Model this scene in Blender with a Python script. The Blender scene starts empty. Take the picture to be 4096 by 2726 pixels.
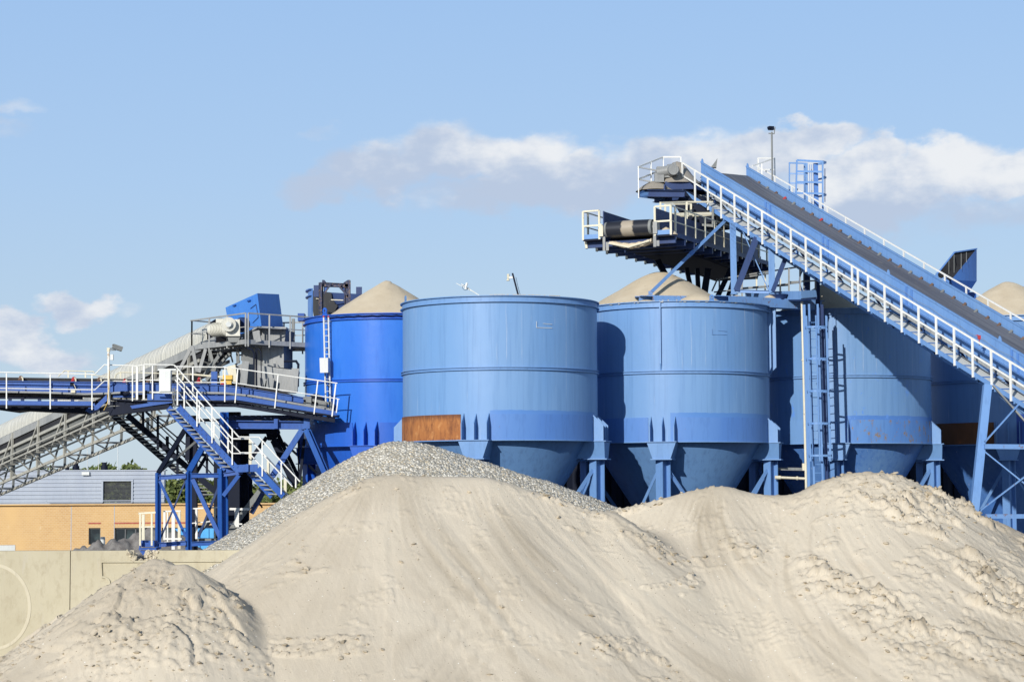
import bpy, math, random
import numpy as np
from mathutils import Vector, Matrix
R = math.radians
random.seed(7)
scene = bpy.context.scene
COL = scene.collection

# ---------------------------------------------------------------- camera
F_PX, CAMZ = 8000.0, 6.0
PITCH, ROLL = R(4.125), R(-0.3)
ROT = Matrix.Rotation(R(90) + PITCH, 3, 'X') @ Matrix.Rotation(ROLL, 3, 'Z')
cam = bpy.data.cameras.new('camera')
cam.sensor_width = 36.0
cam.lens = F_PX / 4096 * 36
cam.clip_end = 5000
camo = bpy.data.objects.new('camera', cam)
COL.objects.link(camo)
camo.matrix_world = Matrix.Translation((0, 0, CAMZ)) @ ROT.to_4x4()
scene.camera = camo

def P(px, py, D):
    """survey helper: photo measurement + distance in metres -> world point"""
    d = ROT @ Vector(((px - 2048) / F_PX, (1363 - py) / F_PX, -1))
    return Vector((0, 0, CAMZ)) + d * (D / d.y)

def crop(x0, y0, s):
    return lambda x, y, D: P(x0 + x / s, y0 + y / s, D)
A_ = crop(0, 1100, 2.24); B_ = crop(700, 1100, 2.24); C_ = crop(0, 1600, 2.24); D_ = crop(500, 1600, 2.24)
F_ = crop(2300, 500, 2.24); G_ = crop(3096, 500, 2.24); H_ = crop(2300, 1050, 2.24); I_ = crop(3096, 1050, 2.24)
J_ = crop(2300, 1500, 2.24); K_ = crop(3096, 1500, 2.24); L_ = crop(0, 2026, 2.24)
M_ = crop(560, 1640, 2.8); N_ = crop(2750, 880, 3.7333); Q_ = crop(1150, 1080, 4.48); S_ = crop(2540, 600, 3.7333)
U_ = crop(0, 1450, 3.7333)

# ---------------------------------------------------------------- materials
def nd(nt, typ, **kw):
    n = nt.nodes.new(typ)
    for k, v in kw.items():
        if k in n.inputs: n.inputs[k].default_value = v
        else: setattr(n, k, v)
    return n

def newmat(name):
    m = bpy.data.materials.new(name); m.use_nodes = True
    nt = m.node_tree; b = nt.nodes['Principled BSDF']
    tc = nt.nodes.new('ShaderNodeTexCoord')
    return m, nt, b, tc.outputs['Object']

def ramp(nt, fac, a, b):
    r = nt.nodes.new('ShaderNodeMapRange'); r.inputs['From Min'].default_value = a; r.inputs['From Max'].default_value = b
    nt.links.new(fac, r.inputs['Value']); return r.outputs['Result']

def mixc(nt, fac, a, b, mode='MIX'):
    m = nt.nodes.new('ShaderNodeMix'); m.data_type = 'RGBA'; m.blend_type = mode
    for v, k in ((fac, 0), (a, 6), (b, 7)):
        if isinstance(v, (int, float)): m.inputs[k].default_value = v
        elif isinstance(v, tuple): m.inputs[k].default_value = (*v, 1) if len(v) == 3 else v
        else: nt.links.new(v, m.inputs[k])
    return m.outputs[2]

def noise(nt, co, scale, detail=4, stretch=None, rough=.55):
    if stretch:
        mp = nt.nodes.new('ShaderNodeMapping'); mp.inputs['Scale'].default_value = stretch
        nt.links.new(co, mp.inputs['Vector']); co = mp.outputs['Vector']
    n = nd(nt, 'ShaderNodeTexNoise', Scale=scale, Detail=detail, Roughness=rough)
    nt.links.new(co, n.inputs['Vector']); return n.outputs['Fac']

def bump(nt, b, h, strength=.3, dist=.02, prev=None):
    n = nd(nt, 'ShaderNodeBump', Strength=strength, Distance=dist)
    nt.links.new(h, n.inputs['Height'])
    if prev is not None: nt.links.new(prev, n.inputs['Normal'])
    nt.links.new(n.outputs['Normal'], b.inputs['Normal']); return n.outputs['Normal']

def paint(name, col, fade=None, rust=0.0, rough=.45, metal=0.0, dirt=.25, sc=1.0, rustcol=(.16, .07, .03)):
    m, nt, b, co = newmat(name)
    fade = fade or tuple(min(1, c * 1.25 + .02) for c in col)
    n1 = noise(nt, co, .55 * sc, 5, (1, 1, .35))
    c = mixc(nt, ramp(nt, n1, .35, .68), tuple(col), tuple(fade))
    n2 = noise(nt, co, 3.0 * sc, 5, (2.4, 2.4, .35), .65)
    c = mixc(nt, ramp(nt, n2, .5, .82), c, tuple(x * (1 - dirt) + .03 * dirt for x in col))
    if rust:
        n3 = noise(nt, co, 5.0 * sc, 8, (1, 1, .6), .75)
        c = mixc(nt, ramp(nt, n3, .70 - .22 * rust, .74 - .18 * rust), c, rustcol)
    nt.links.new(c, b.inputs['Base Color'])
    b.inputs['Roughness'].default_value = rough; b.inputs['Metallic'].default_value = metal
    b.inputs['Specular IOR Level'].default_value = .35 if max(col) > .05 else .12
    bump(nt, b, noise(nt, co, 6 * sc, 4), .15, .02)
    return m

LB = (.125, .26, .54)      # pale blue coat
MT = {}
MT['deep'] = paint('deep_blue_paint', (.014, .09, .48), (.025, .12, .52), 0, .35, dirt=.2)
MT['frame'] = paint('royal_blue_paint', (.012, .070, .31), (.025, .10, .35), .15, .45, dirt=.3, sc=1.6)
MT['navy'] = paint('navy_and_shade_paint', (.014, .035, .12), (.025, .055, .16), .15, .5, sc=1.5)  # also for blue steel turned from the sun: shade in the colour
MT['light'] = paint('pale_blue_paint', LB, (.16, .295, .54), .12, .45, sc=1.4)
MT['lightr'] = paint('pale_blue_rusty_paint', LB, (.14, .26, .48), .62, .5, sc=1.4)
MT['mid'] = paint('mid_blue_paint', (.085, .205, .52), (.105, .23, .52), .1, .42)
MT['midr'] = paint('mid_blue_rusty_paint', (.075, .195, .50), (.105, .235, .51), .7, .45, sc=.9, rustcol=(.22, .16, .10))
MT['white'] = paint('white_rail_paint', (.72, .72, .68), (.78, .78, .74), .3, .5, sc=3, rustcol=(.35, .27, .2))
MT['cream'] = paint('cream_paint', (.62, .58, .44), (.70, .66, .52), .35, .5, sc=2)
MT['grey'] = paint('galvanised_steel', (.24, .25, .25), (.34, .345, .335), .0, .5, dirt=.35, sc=2)
MT['truss'] = paint('dusty_galvanised_truss', (.33, .325, .29), (.42, .41, .36), .1, .6, dirt=.4, sc=2)
MT['dgrey'] = paint('dirty_steel', (.16, .17, .17), (.24, .25, .24), .3, .6, sc=2)
MT['cover'] = paint('pale_grey_cover', (.46, .47, .43), (.55, .56, .51), .0, .5, dirt=.3)
MT['black'] = paint('black_rubber', (.018, .018, .02), (.04, .04, .045), 0, .55, dirt=.1)
MT['dark'] = paint('dark_and_shaded_steel', (.008, .012, .026), (.014, .018, .034), .1, .6)  # near-black: also carries the shade on undersides and rear steelwork
MT['cab'] = paint('grey_enamel', (.60, .62, .60), (.66, .68, .66), 0, .4, dirt=.12)
def rustmat():
    m, nt, b, co = newmat('rusted_plate')
    c = mixc(nt, ramp(nt, noise(nt, co, 1.2, 6), .3, .7), (.30, .105, .03), (.42, .17, .05))
    c = mixc(nt, ramp(nt, noise(nt, co, 2.2, 8, (1.5, 1.5, .5), .75), .48, .66), c, (.16, .055, .022))
    c = mixc(nt, ramp(nt, noise(nt, co, 3.1, 7, (1.5, 1.5, .8), .7), .56, .70), c, (.52, .25, .09))
    c = mixc(nt, ramp(nt, noise(nt, co, 5, 6, (2.5, 2.5, .15), .65), .60, .78), c, (.20, .07, .03))
    sp = nt.nodes.new('ShaderNodeSeparateXYZ'); nt.links.new(co, sp.inputs[0])
    q = nt.nodes.new('ShaderNodeMath'); q.operation = 'MULTIPLY_ADD'; nt.links.new(noise(nt, co, 6, 6, (3, 3, .3), .7), q.inputs[0]); q.inputs[1].default_value = .55; nt.links.new(sp.outputs['Z'], q.inputs[2])
    c = mixc(nt, ramp(nt, q.outputs[0], 8.36, 8.56), c, (.13, .05, .025))
    c = mixc(nt, ramp(nt, q.outputs[0], 7.80, 7.70), c, (.17, .06, .03))
    nt.links.new(c, b.inputs['Base Color']); b.inputs['Roughness'].default_value = .85
    bump(nt, b, noise(nt, co, 9, 6), .3, .02)
    return m
MT['rust'] = rustmat()
MT['brown'] = paint('brown_rusted_plate', (.10, .045, .02), (.17, .07, .03), .5, .8)
MT['red'] = paint('red_paint', (.38, .03, .03), None, 0, .4)
MT['idler'] = paint('rusty_idler', (.12, .07, .05), (.18, .12, .085), .4, .7, sc=4)
MT['yellow'] = paint('yellow_paint', (.6, .38, .06), None, .1, .5)
MT['tarp'] = paint('bright_blue_tarp', (.05, .30, .66), (.09, .40, .75), 0, .5, sc=3)
MT['pole'] = paint('white_pole_rusty', (.74, .73, .68), (.8, .8, .76), .75, .5, sc=3, rustcol=(.4, .25, .12))

# corrugated cover
def corr():
    m, nt, b, co = newmat('corrugated_cover')
    uv = nt.nodes.new('ShaderNodeUVMap')
    w = nd(nt, 'ShaderNodeTexWave', Scale=1.0, Distortion=.15); w.bands_direction = 'X'
    nt.links.new(uv.outputs['UV'], w.inputs['Vector'])
    n1 = noise(nt, co, 1.2, 5)
    c = mixc(nt, ramp(nt, n1, .3, .7), (.48, .475, .42), (.57, .56, .50))
    c = mixc(nt, ramp(nt, noise(nt, co, 7, 4), .62, .8), c, (.30, .29, .25))
    nt.links.new(c, b.inputs['Base Color']); b.inputs['Roughness'].default_value = .45
    bump(nt, b, w.outputs['Fac'], .6, .04)
    return m
MT['corr'] = corr()

# tank shell paint: streaky coat with a repainted band above the skirt
def tankpaint(name, base, fade, band, zb, a0, a1, spots=0.0):
    m, nt, b, co = newmat(name)
    sep = nt.nodes.new('ShaderNodeSeparateXYZ'); nt.links.new(co, sep.inputs[0])
    n1 = noise(nt, co, .5, 5, (1, 1, .3))
    c = mixc(nt, ramp(nt, n1, .3, .7), base, fade)
    n2 = noise(nt, co, 2.5, 5, (3, 3, .12), .6)
    c = mixc(nt, ramp(nt, n2, .5, .85), c, tuple(x * .8 for x in base))
    n5 = noise(nt, co, 1.8, 6, (3.5, 3.5, .10), .7)
    c = mixc(nt, ramp(nt, n5, .62, .70), c, tuple(x * .75 + .17 for x in fade))
    def M(op, a, bb=None):
        q = nt.nodes.new('ShaderNodeMath'); q.operation = op
        for i, v in enumerate((a, bb)):
            if v is None: continue
            if isinstance(v, (int, float)): q.inputs[i].default_value = v
            else: nt.links.new(v, q.inputs[i])
        return q.outputs[0]
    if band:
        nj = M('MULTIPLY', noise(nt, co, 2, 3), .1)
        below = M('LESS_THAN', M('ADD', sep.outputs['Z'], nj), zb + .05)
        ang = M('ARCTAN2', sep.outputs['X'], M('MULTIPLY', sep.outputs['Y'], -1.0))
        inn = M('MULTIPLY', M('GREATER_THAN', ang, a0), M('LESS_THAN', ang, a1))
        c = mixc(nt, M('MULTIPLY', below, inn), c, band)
    if spots:
        n3 = noise(nt, co, 3.5, 8, (1, 1, .5), .8)
        c = mixc(nt, ramp(nt, n3, .66 - spots * .12, .67 - spots * .10), c, (.10, .24, .60))
        n4 = noise(nt, co, 9, 6, None, .8)
        c = mixc(nt, ramp(nt, n4, .74, .76), c, (.2, .14, .1))
    nt.links.new(c, b.inputs['Base Color']); b.inputs['Roughness'].default_value = .42
    b.inputs['Specular IOR Level'].default_value = .35
    bump(nt, b, noise(nt, co, .9, 3, (1, 1, .6)), .35, .05)
    return m

# sand and gravel
def sandmat(name, ripple):
    m, nt, b, co = newmat(name)
    n1 = noise(nt, co, .45, 6)
    c = mixc(nt, ramp(nt, n1, .3, .7), (.53, .465, .36), (.60, .53, .42))
    mp = nt.nodes.new('ShaderNodeMapping'); mp.inputs['Rotation'].default_value = (0, 0, R(-25))
    nt.links.new(co, mp.inputs['Vector'])
    n2 = noise(nt, mp.outputs['Vector'], 1.6, 6, (3.2, .35, .35), .6)
    c = mixc(nt, ramp(nt, n2, .55, .72), c, (.49, .425, .325))
    n4 = noise(nt, co, .9, 7, None, .7)
    c = mixc(nt, ramp(nt, n4, .60, .74), c, (.55, .455, .33))
    n3 = noise(nt, co, 22, 5, None, .7)
    c = mixc(nt, ramp(nt, n3, .35, .75), c, (.60, .53, .42))
    at = nt.nodes.new('ShaderNodeAttribute'); at.attribute_name = 'tone'
    c = mixc(nt, ramp(nt, at.outputs['Fac'], .5, 0.0), c, (.36, .305, .225))
    c = mixc(nt, ramp(nt, at.outputs['Fac'], .5, 1.0), c, (.64, .57, .45))
    vo = nd(nt, 'ShaderNodeTexVoronoi', Scale=5.5); nt.links.new(co, vo.inputs['Vector'])
    spk = ramp(nt, vo.outputs['Distance'], .085, .06)
    c = mixc(nt, spk, c, vo.outputs['Color']) if False else mixc(nt, spk, c, (.24, .19, .14))
    vo2 = nd(nt, 'ShaderNodeTexVoronoi', Scale=3.1); nt.links.new(co, vo2.inputs['Vector'])
    c = mixc(nt, ramp(nt, vo2.outputs['Distance'], .06, .045), c, (.80, .78, .72))
    nt.links.new(c, b.inputs['Base Color']); b.inputs['Roughness'].default_value = .95
    b.inputs['Specular IOR Level'].default_value = .1
    p = bump(nt, b, noise(nt, co, 18, 9, None, .8), .55, .03)
    p = bump(nt, b, noise(nt, mp.outputs['Vector'], 3.0, 5, (2.2, .3, .3), .6), .22, .06, p)
    if ripple:
        w = nd(nt, 'ShaderNodeTexWave', Scale=2.0, Distortion=2.2, Detail=3.0); w.inputs['Detail Scale'].default_value = .6
        mp2 = nt.nodes.new('ShaderNodeMapping'); mp2.inputs['Rotation'].default_value = (0, 0, R(-27)); mp2.inputs['Scale'].default_value = (1, .30, .30)
        nt.links.new(co, mp2.inputs['Vector']); nt.links.new(mp2.outputs['Vector'], w.inputs['Vector'])
        mk = ramp(nt, noise(nt, co, .3, 3), .40, .58)
        mu = nt.nodes.new('ShaderNodeMath'); mu.operation = 'MULTIPLY'
        nt.links.new(w.outputs['Fac'], mu.inputs[0]); nt.links.new(mk, mu.inputs[1])
        bump(nt, b, mu.outputs[0], ripple, .03, p)
    return m
MT['sand'] = sandmat('pale_sand', .06)
MT['sandr'] = sandmat('pale_sand_rippled', .16)

def heapmat():
    m, nt, b, co = newmat('fine_yellow_sand')
    c = mixc(nt, ramp(nt, noise(nt, co, 1.5, 6), .3, .7), (.50, .42, .30), (.58, .50, .37))
    c = mixc(nt, ramp(nt, noise(nt, co, 9, 6), .62, .8), c, (.36, .29, .2))
    nt.links.new(c, b.inputs['Base Color']); b.inputs['Roughness'].default_value = .95
    bump(nt, b, noise(nt, co, 18, 7, None, .7), .5, .03)
    return m
MT['heap'] = heapmat()

def gravelmat():
    m, nt, b, co = newmat('shell_gravel')
    vo = nd(nt, 'ShaderNodeTexVoronoi', Scale=15.0); nt.links.new(co, vo.inputs['Vector'])
    s = nt.nodes.new('ShaderNodeSeparateColor'); nt.links.new(vo.outputs['Color'], s.inputs[0])
    c = mixc(nt, ramp(nt, s.outputs[0], .15, .9), (.46, .43, .355), (.84, .80, .70))
    c = mixc(nt, ramp(nt, s.outputs[1], .72, .9), c, (.60, .50, .34))
    c = mixc(nt, ramp(nt, s.outputs[2], .80, .95), c, (.40, .385, .35))
    c = mixc(nt, ramp(nt, vo.outputs['Distance'], .40, .72), c, (.32, .295, .24))
    c = mixc(nt, ramp(nt, noise(nt, co, .5, 4), .35, .7), c, (.55, .52, .45), 'OVERLAY') if False else c
    nt.links.new(c, b.inputs['Base Color']); b.inputs['Roughness'].default_value = .6
    mr = ramp(nt, vo.outputs['Distance'], .9, .0)
    p = bump(nt, b, mr, .8, .05)
    bump(nt, b, noise(nt, co, 10, 4), .35, .04, p)
    return m
MT['gravel'] = gravelmat()

def concmat():
    m, nt, b, co = newmat('weathered_concrete')
    c = mixc(nt, ramp(nt, noise(nt, co, .5, 6), .3, .7), (.42, .375, .265), (.50, .455, .335))
    c = mixc(nt, ramp(nt, noise(nt, co, 4, 7, (1, 1, .5), .7), .5, .8), c, (.33, .28, .19))
    c = mixc(nt, ramp(nt, noise(nt, co, 1.3, 6, (2.5, 1, .3), .7), .56, .72), c, (.46, .42, .33))
    nt.links.new(c, b.inputs['Base Color']); b.inputs['Roughness'].default_value = .9
    bump(nt, b, noise(nt, co, 12, 6), .25, .02)
    return m
MT['conc'] = concmat()
MT['concl'] = paint('pale_concrete_rib', (.52, .47, .35), (.58, .53, .41), 0, .9)
MT['motor'] = paint('ivory_enamel', (.55, .54, .47), (.62, .61, .54), .3, .4, sc=3)
MT['chalk'] = paint('broken_concrete', (.46, .40, .29), (.56, .50, .38), .4, .95, sc=5, rustcol=(.3, .22, .14))

def brickmat():
    m, nt, b, co = newmat('ochre_brick')
    mp = nt.nodes.new('ShaderNodeMapping'); mp.inputs['Rotation'].default_value = (R(90), 0, 0)
    nt.links.new(co, mp.inputs['Vector'])
    br = nd(nt, 'ShaderNodeTexBrick', Scale=1.0)
    br.inputs['Color1'].default_value = (.47, .275, .11, 1); br.inputs['Color2'].default_value = (.53, .33, .145, 1)
    br.inputs['Mortar'].default_value = (.55, .44, .28, 1); br.inputs['Brick Width'].default_value = .3
    br.inputs['Row Height'].default_value = .15; br.inputs['Mortar Size'].default_value = .014
    nt.links.new(mp.outputs['Vector'], br.inputs['Vector'])
    c = mixc(nt, ramp(nt, noise(nt, co, .35, 5, (1, 1, .5)), .35, .75), br.outputs['Color'], (.60, .40, .18))
    c = mixc(nt, ramp(nt, noise(nt, co, 1.1, 6, (1, 1, .8), .7), .63, .75), c, (.62, .48, .30))
    nt.links.new(c, b.inputs['Base Color']); b.inputs['Roughness'].default_value = .85
    return m
MT['brick'] = brickmat()
MT['redbrick'] = paint('red_brick_course', (.32, .07, .05), (.42, .13, .09), .4, .8, sc=4, rustcol=(.5, .3, .2))
MT['clad'] = paint('grey_cladding', (.33, .37, .44), (.38, .42, .48), 0, .45, dirt=.12)
MT['louvre'] = paint('dark_louvre', (.07, .075, .08), (.11, .115, .12), 0, .5)
def glassmat():
    m, nt, b, co = newmat('dark_window_glass')
    c = mixc(nt, ramp(nt, noise(nt, co, .8, 2), .45, .6), (.015, .022, .028), (.05, .075, .08))
    nt.links.new(c, b.inputs['Base Color']); b.inputs['Roughness'].default_value = .08
    b.inputs['Specular IOR Level'].default_value = .6
    return m
MT['glass'] = glassmat()
MT['rubble'] = paint('grey_rubble', (.14, .13, .125), (.26, .25, .24), .5, .95, sc=6, rustcol=(.42, .40, .38))
def beltmat():
    m, nt, b, co = newmat('dusty_belt')
    uv = nt.nodes.new('ShaderNodeUVMap')
    c = mixc(nt, ramp(nt, noise(nt, uv.outputs['UV'], 3, 5, (.05, 6, 1)), .38, .66), (.075, .082, .105), (.135, .145, .17))
    c = mixc(nt, ramp(nt, noise(nt, uv.outputs['UV'], 9, 5, (.25, 2, 1)), .58, .8), c, (.17, .165, .165))
    nt.links.new(c, b.inputs['Base Color']); b.inputs['Roughness'].default_value = .6
    return m
MT['belt'] = beltmat()
def drummat():
    m, nt, b, co = newmat('worn_rubber_drum')
    uv = nt.nodes.new('ShaderNodeUVMap'); s = nt.nodes.new('ShaderNodeSeparateXYZ'); nt.links.new(uv.outputs['UV'], s.inputs[0])
    nn = noise(nt, co, 6, 4)
    q = nt.nodes.new('ShaderNodeMath'); q.operation = 'MULTIPLY_ADD'; nt.links.new(nn, q.inputs[0]); q.inputs[1].default_value = .12
    nt.links.new(s.outputs[0], q.inputs[2])
    a = ramp(nt, q.outputs[0], .42, .45); b2 = ramp(nt, q.outputs[0], .71, .68)
    q2 = nt.nodes.new('ShaderNodeMath'); q2.operation = 'MULTIPLY'; nt.links.new(a, q2.inputs[0]); nt.links.new(b2, q2.inputs[1])
    c = mixc(nt, q2.outputs[0], (.02, .022, .03), (.36, .31, .24))
    nt.links.new(c, b.inputs['Base Color'])
    b.inputs['Roughness'].default_value = .35
    return m
MT['drum'] = drummat()
def leafmat(name, a, bcol):
    m, nt, b, co = newmat(name)
    c = mixc(nt, ramp(nt, noise(nt, co, .8, 4), .35, .65), a, bcol)
    nt.links.new(c, b.inputs['Base Color']); b.inputs['Roughness'].default_value = .7
    return m
MT['leaf'] = leafmat('tree_leaves', (.08, .115, .03), (.17, .20, .06))
MT['bark'] = paint('tree_bark', (.10, .08, .06), None, 0, .9)
def groundmat():
    m, nt, b, co = newmat('yard_ground')
    c = mixc(nt, ramp(nt, noise(nt, co, .15, 8), .3, .7), (.20, .18, .15), (.30, .27, .22))
    c = mixc(nt, ramp(nt, noise(nt, co, 3, 8), .4, .8), c, (.14, .13, .11))
    nt.links.new(c, b.inputs['Base Color']); b.inputs['Roughness'].default_value = .95
    bump(nt, b, noise(nt, co, 5, 6), .4, .05)
    return m
MT['ground'] = groundmat()

# ---------------------------------------------------------------- mesh builder
class MB:
    def __init__(s): s.v = []; s.f = []; s.uv = None
    def quadbox(s, o, a, b, c):
        """box centred at o with half vectors a,b,c"""
        n = len(s.v)
        for sx in (-1, 1):
            for sy in (-1, 1):
                for sz in (-1, 1): s.v.append(o + a * sx + b * sy + c * sz)
        s.f += [(n, n+1, n+3, n+2), (n+4, n+6, n+7, n+5), (n, n+4, n+5, n+1), (n+2, n+3, n+7, n+6), (n, n+2, n+6, n+4), (n+1, n+5, n+7, n+3)]
        return s
    def box(s, c, sx, sy, sz, rz=0):
        m = Matrix.Rotation(rz, 3, 'Z')
        return s.quadbox(Vector(c), m @ Vector((sx/2, 0, 0)), m @ Vector((0, sy/2, 0)), Vector((0, 0, sz/2)))
    def bar(s, p, q, w, h, up=(0, 0, 1)):
        """bar from p to q: h along 'up', w across"""
        p, q = Vector(p), Vector(q); d = (q - p)
        if d.length < 1e-6: return s
        dn = d.normalized(); up = Vector(up)
        side = dn.cross(up)
        if side.length < 1e-3: side = dn.cross(Vector((0, 1, 0)))
        side.normalize(); u = side.cross(dn).normalized()
        return s.quadbox((p + q) / 2, d / 2, side * (w / 2), u * (h / 2))
    def ibeam(s, p, q, w, h, t=.03, up=(0, 0, 1), web=None):
        p, q = Vector(p), Vector(q); d = (q - p); dn = d.normalized(); up = Vector(up)
        side = dn.cross(up)
        if side.length < 1e-3: side = dn.cross(Vector((0, 1, 0)))
        side.normalize(); u = side.cross(dn).normalized(); m = (p + q) / 2
        s.quadbox(m + u * (h/2 - t/2), d/2, side*(w/2), u*(t/2))
        s.quadbox(m - u * (h/2 - t/2), d/2, side*(w/2), u*(t/2))
        s.quadbox(m, d/2, side*(t/2), u*(h/2 - t))
        return s
    def tube(s, p, q, r, n=8, r2=None, cap=True):
        p, q = Vector(p), Vector(q); d = (q - p).normalized(); r2 = r if r2 is None else r2
        a = d.cross(Vector((0, 0, 1)))
        if a.length < 1e-3: a = Vector((1, 0, 0))
        a.normalize(); b = d.cross(a); k = len(s.v)
        for c, rr in ((p, r), (q, r2)):
            for i in range(n):
                t = 2*math.pi*i/n; s.v.append(c + a*(rr*math.cos(t)) + b*(rr*math.sin(t)))
        for i in range(n): j = (i+1) % n; s.f.append((k+i, k+j, k+n+j, k+n+i))
        if cap: s.f.append(tuple(k+i for i in reversed(range(n)))); s.f.append(tuple(k+n+i for i in range(n)))
        return s
    def path(s, pts, r, n=6):
        pts = [Vector(p) for p in pts]
        for i in range(len(pts) - 1):
            e = (pts[i+1]-pts[i]).normalized() * (r*.6)
            s.tube(pts[i] - (e if i else e*0), pts[i+1] + e*(1 if i < len(pts)-2 else 0), r, n)
        return s
    def pathbar(s, pts, w, h, up=(0, 0, 1)):
        for i in range(len(pts)-1): s.bar(pts[i], pts[i+1], w, h, up)
        return s
    def lathe(s, c, prof, n=96, a0=0, a1=2*math.pi, close=False):
        """prof: (r,z) list; angle 0 faces -Y, positive to +X"""
        c = Vector(c); k = len(s.v); full = abs(a1-a0-2*math.pi) < 1e-6; m = n if full else n+1
        for i in range(m):
            t = a0 + (a1-a0)*i/n
            for r, z in prof: s.v.append(c + Vector((r*math.sin(t), -r*math.cos(t), z)))
        L = len(prof); rng = L if close else L-1
        for i in range(n):
            j = (i+1) % m
            for e in range(rng):
                g = (e+1) % L; s.f.append((k+i*L+e, k+j*L+e, k+j*L+g, k+i*L+g))
        if close and not full:
            s.f.append(tuple(k+e for e in range(L))); s.f.append(tuple(k+n*L+e for e in reversed(range(L))))
        return s
    def prism(s, pts, ext):
        """polygon extruded by vector"""
        k = len(s.v); n = len(pts); ext = Vector(ext)
        for p in pts: s.v.append(Vector(p))
        for p in pts: s.v.append(Vector(p) + ext)
        s.f.append(tuple(range(k, k+n))); s.f.append(tuple(reversed(range(k+n, k+2*n))))
        for i in range(n): j = (i+1) % n; s.f.append((k+i, k+n+i, k+n+j, k+j))
        return s
    def hexa(s, p):
        k = len(s.v); s.v += [Vector(q) for q in p]   # 4 front + 4 back
        s.f += [(k, k+1, k+2, k+3), (k+7, k+6, k+5, k+4), (k, k+4, k+5, k+1), (k+1, k+5, k+6, k+2), (k+2, k+6, k+7, k+3), (k+3, k+7, k+4, k)]
        return s
    def merge(s, o):
        k = len(s.v); s.v += o.v; s.f += [tuple(i+k for i in f) for f in o.f]; return s

NAMES = {}
def make_mesh(name, mb, mat, origin=Vector((0, 0, 0)), smooth=True, ang=35):
    me = bpy.data.meshes.new(name)
    me.from_pydata([tuple(v - origin) for v in mb.v], [], mb.f)
    if mb.uv is not None:
        l = me.uv_layers.new(name='UVMap')
        for lp in me.loops: l.data[lp.index].uv = mb.uv[lp.vertex_index]
    me.materials.append(mat if not isinstance(mat, str) else MT[mat])
    me.validate()
    import bmesh
    bm = bmesh.new(); bm.from_mesh(me); bmesh.ops.recalc_face_normals(bm, faces=bm.faces); bm.to_mesh(me); bm.free()
    if smooth:
        me.shade_smooth(); me.set_sharp_from_angle(angle=R(ang))
    return me

class Thing:
    def __init__(s, name, label, cat, loc, group=None):
        s.loc = Vector(loc); o = bpy.data.objects.new(name, None); COL.objects.link(o)
        o.location = s.loc; o['label'] = label; o['category'] = cat; o.empty_display_size = .3
        if group: o['group'] = group
        s.o = o
    def part(s, name, mb, mat, parent=None, label=None, ang=35):
        o = bpy.data.objects.new(name, make_mesh(name, mb, mat, s.loc, ang=ang)); COL.objects.link(o)
        o.parent = parent or s.o
        if label: o['label'] = label
        return o

def single(name, mb, mat, label=None, cat=None, loc=(0, 0, 0), group=None, kind=None, ang=35):
    o = bpy.data.objects.new(name, make_mesh(name, mb, mat, Vector(loc), ang=ang)); COL.objects.link(o)
    o.location = loc
    if label: o['label'] = label
    if cat: o['category'] = cat
    if group: o['group'] = group
    if kind: o['kind'] = kind
    return o

def lerp(a, b, t): return a + (b-a)*t
def V3(*a): return Vector(a)
UP = Vector((0, 0, 1))
# ---------------------------------------------------------------- numpy noise
def _h(ix, iy, seed):
    n = (ix.astype(np.int64) * 374761393 + iy.astype(np.int64) * 668265263 + seed * 1442695041) & 0x7fffffff
    n = ((n ^ (n >> 13)) * 1274126177) & 0x7fffffff
    return ((n ^ (n >> 16)) & 0xffff) / 65535.0
def vn(x, y, seed=0):
    ix, iy = np.floor(x), np.floor(y); fx, fy = x-ix, y-iy
    fx = fx*fx*(3-2*fx); fy = fy*fy*(3-2*fy)
    a, b = _h(ix, iy, seed), _h(ix+1, iy, seed); c, d = _h(ix, iy+1, seed), _h(ix+1, iy+1, seed)
    return (a + (b-a)*fx)*(1-fy) + (c + (d-c)*fx)*fy
def fbm(x, y, o=4, seed=0, g=.5):
    s = 0; a = 1; t = 0
    for i in range(o):
        s = s + a*vn(x*2**i + i*17.3, y*2**i - i*9.1, seed+i); t += a; a *= g
    return s/t
def worley(x, y, seed=0):
    ix, iy = np.floor(x), np.floor(y); best = np.full(x.shape, 9.)
    for dx in (-1, 0, 1):
        for dy in (-1, 0, 1):
            cx, cy = ix+dx, iy+dy
            px = cx + _h(cx, cy, seed); py = cy + _h(cx, cy, seed+5)
            best = np.minimum(best, np.hypot(x-px, y-py))
    return best
def slabs(x, y, seed=0):
    """angular broken pieces: (random per piece, distance to the nearest crack)"""
    ix, iy = np.floor(x), np.floor(y); f1 = np.full(x.shape, 9.); f2 = np.full(x.shape, 9.); rid = np.zeros(x.shape)
    for dx in (-1, 0, 1):
        for dy in (-1, 0, 1):
            cx, cy = ix+dx, iy+dy
            d = np.hypot(x-cx-_h(cx, cy, seed), y-cy-_h(cx, cy, seed+5)); r = _h(cx, cy, seed+11)
            m = d < f1; f2 = np.where(m, f1, np.minimum(f2, d)); rid = np.where(m, r, rid); f1 = np.where(m, d, f1)
    return rid, f2-f1
def sst(a, b, x): t = np.clip((x-a)/(b-a), 0, 1); return t*t*(3-2*t)
def blur(a, s):
    k = np.exp(-np.arange(-3*s, 3*s+1)**2/(2*s*s)); k /= k.sum(); r = 3*s
    p = np.pad(a, ((r, r), (0, 0)), 'edge'); a = sum(k[i]*p[i:i+a.shape[0]] for i in range(2*r+1))
    p = np.pad(a, ((0, 0), (r, r)), 'edge'); return sum(k[i]*p[:, i:i+a.shape[1]] for i in range(2*r+1))

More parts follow.
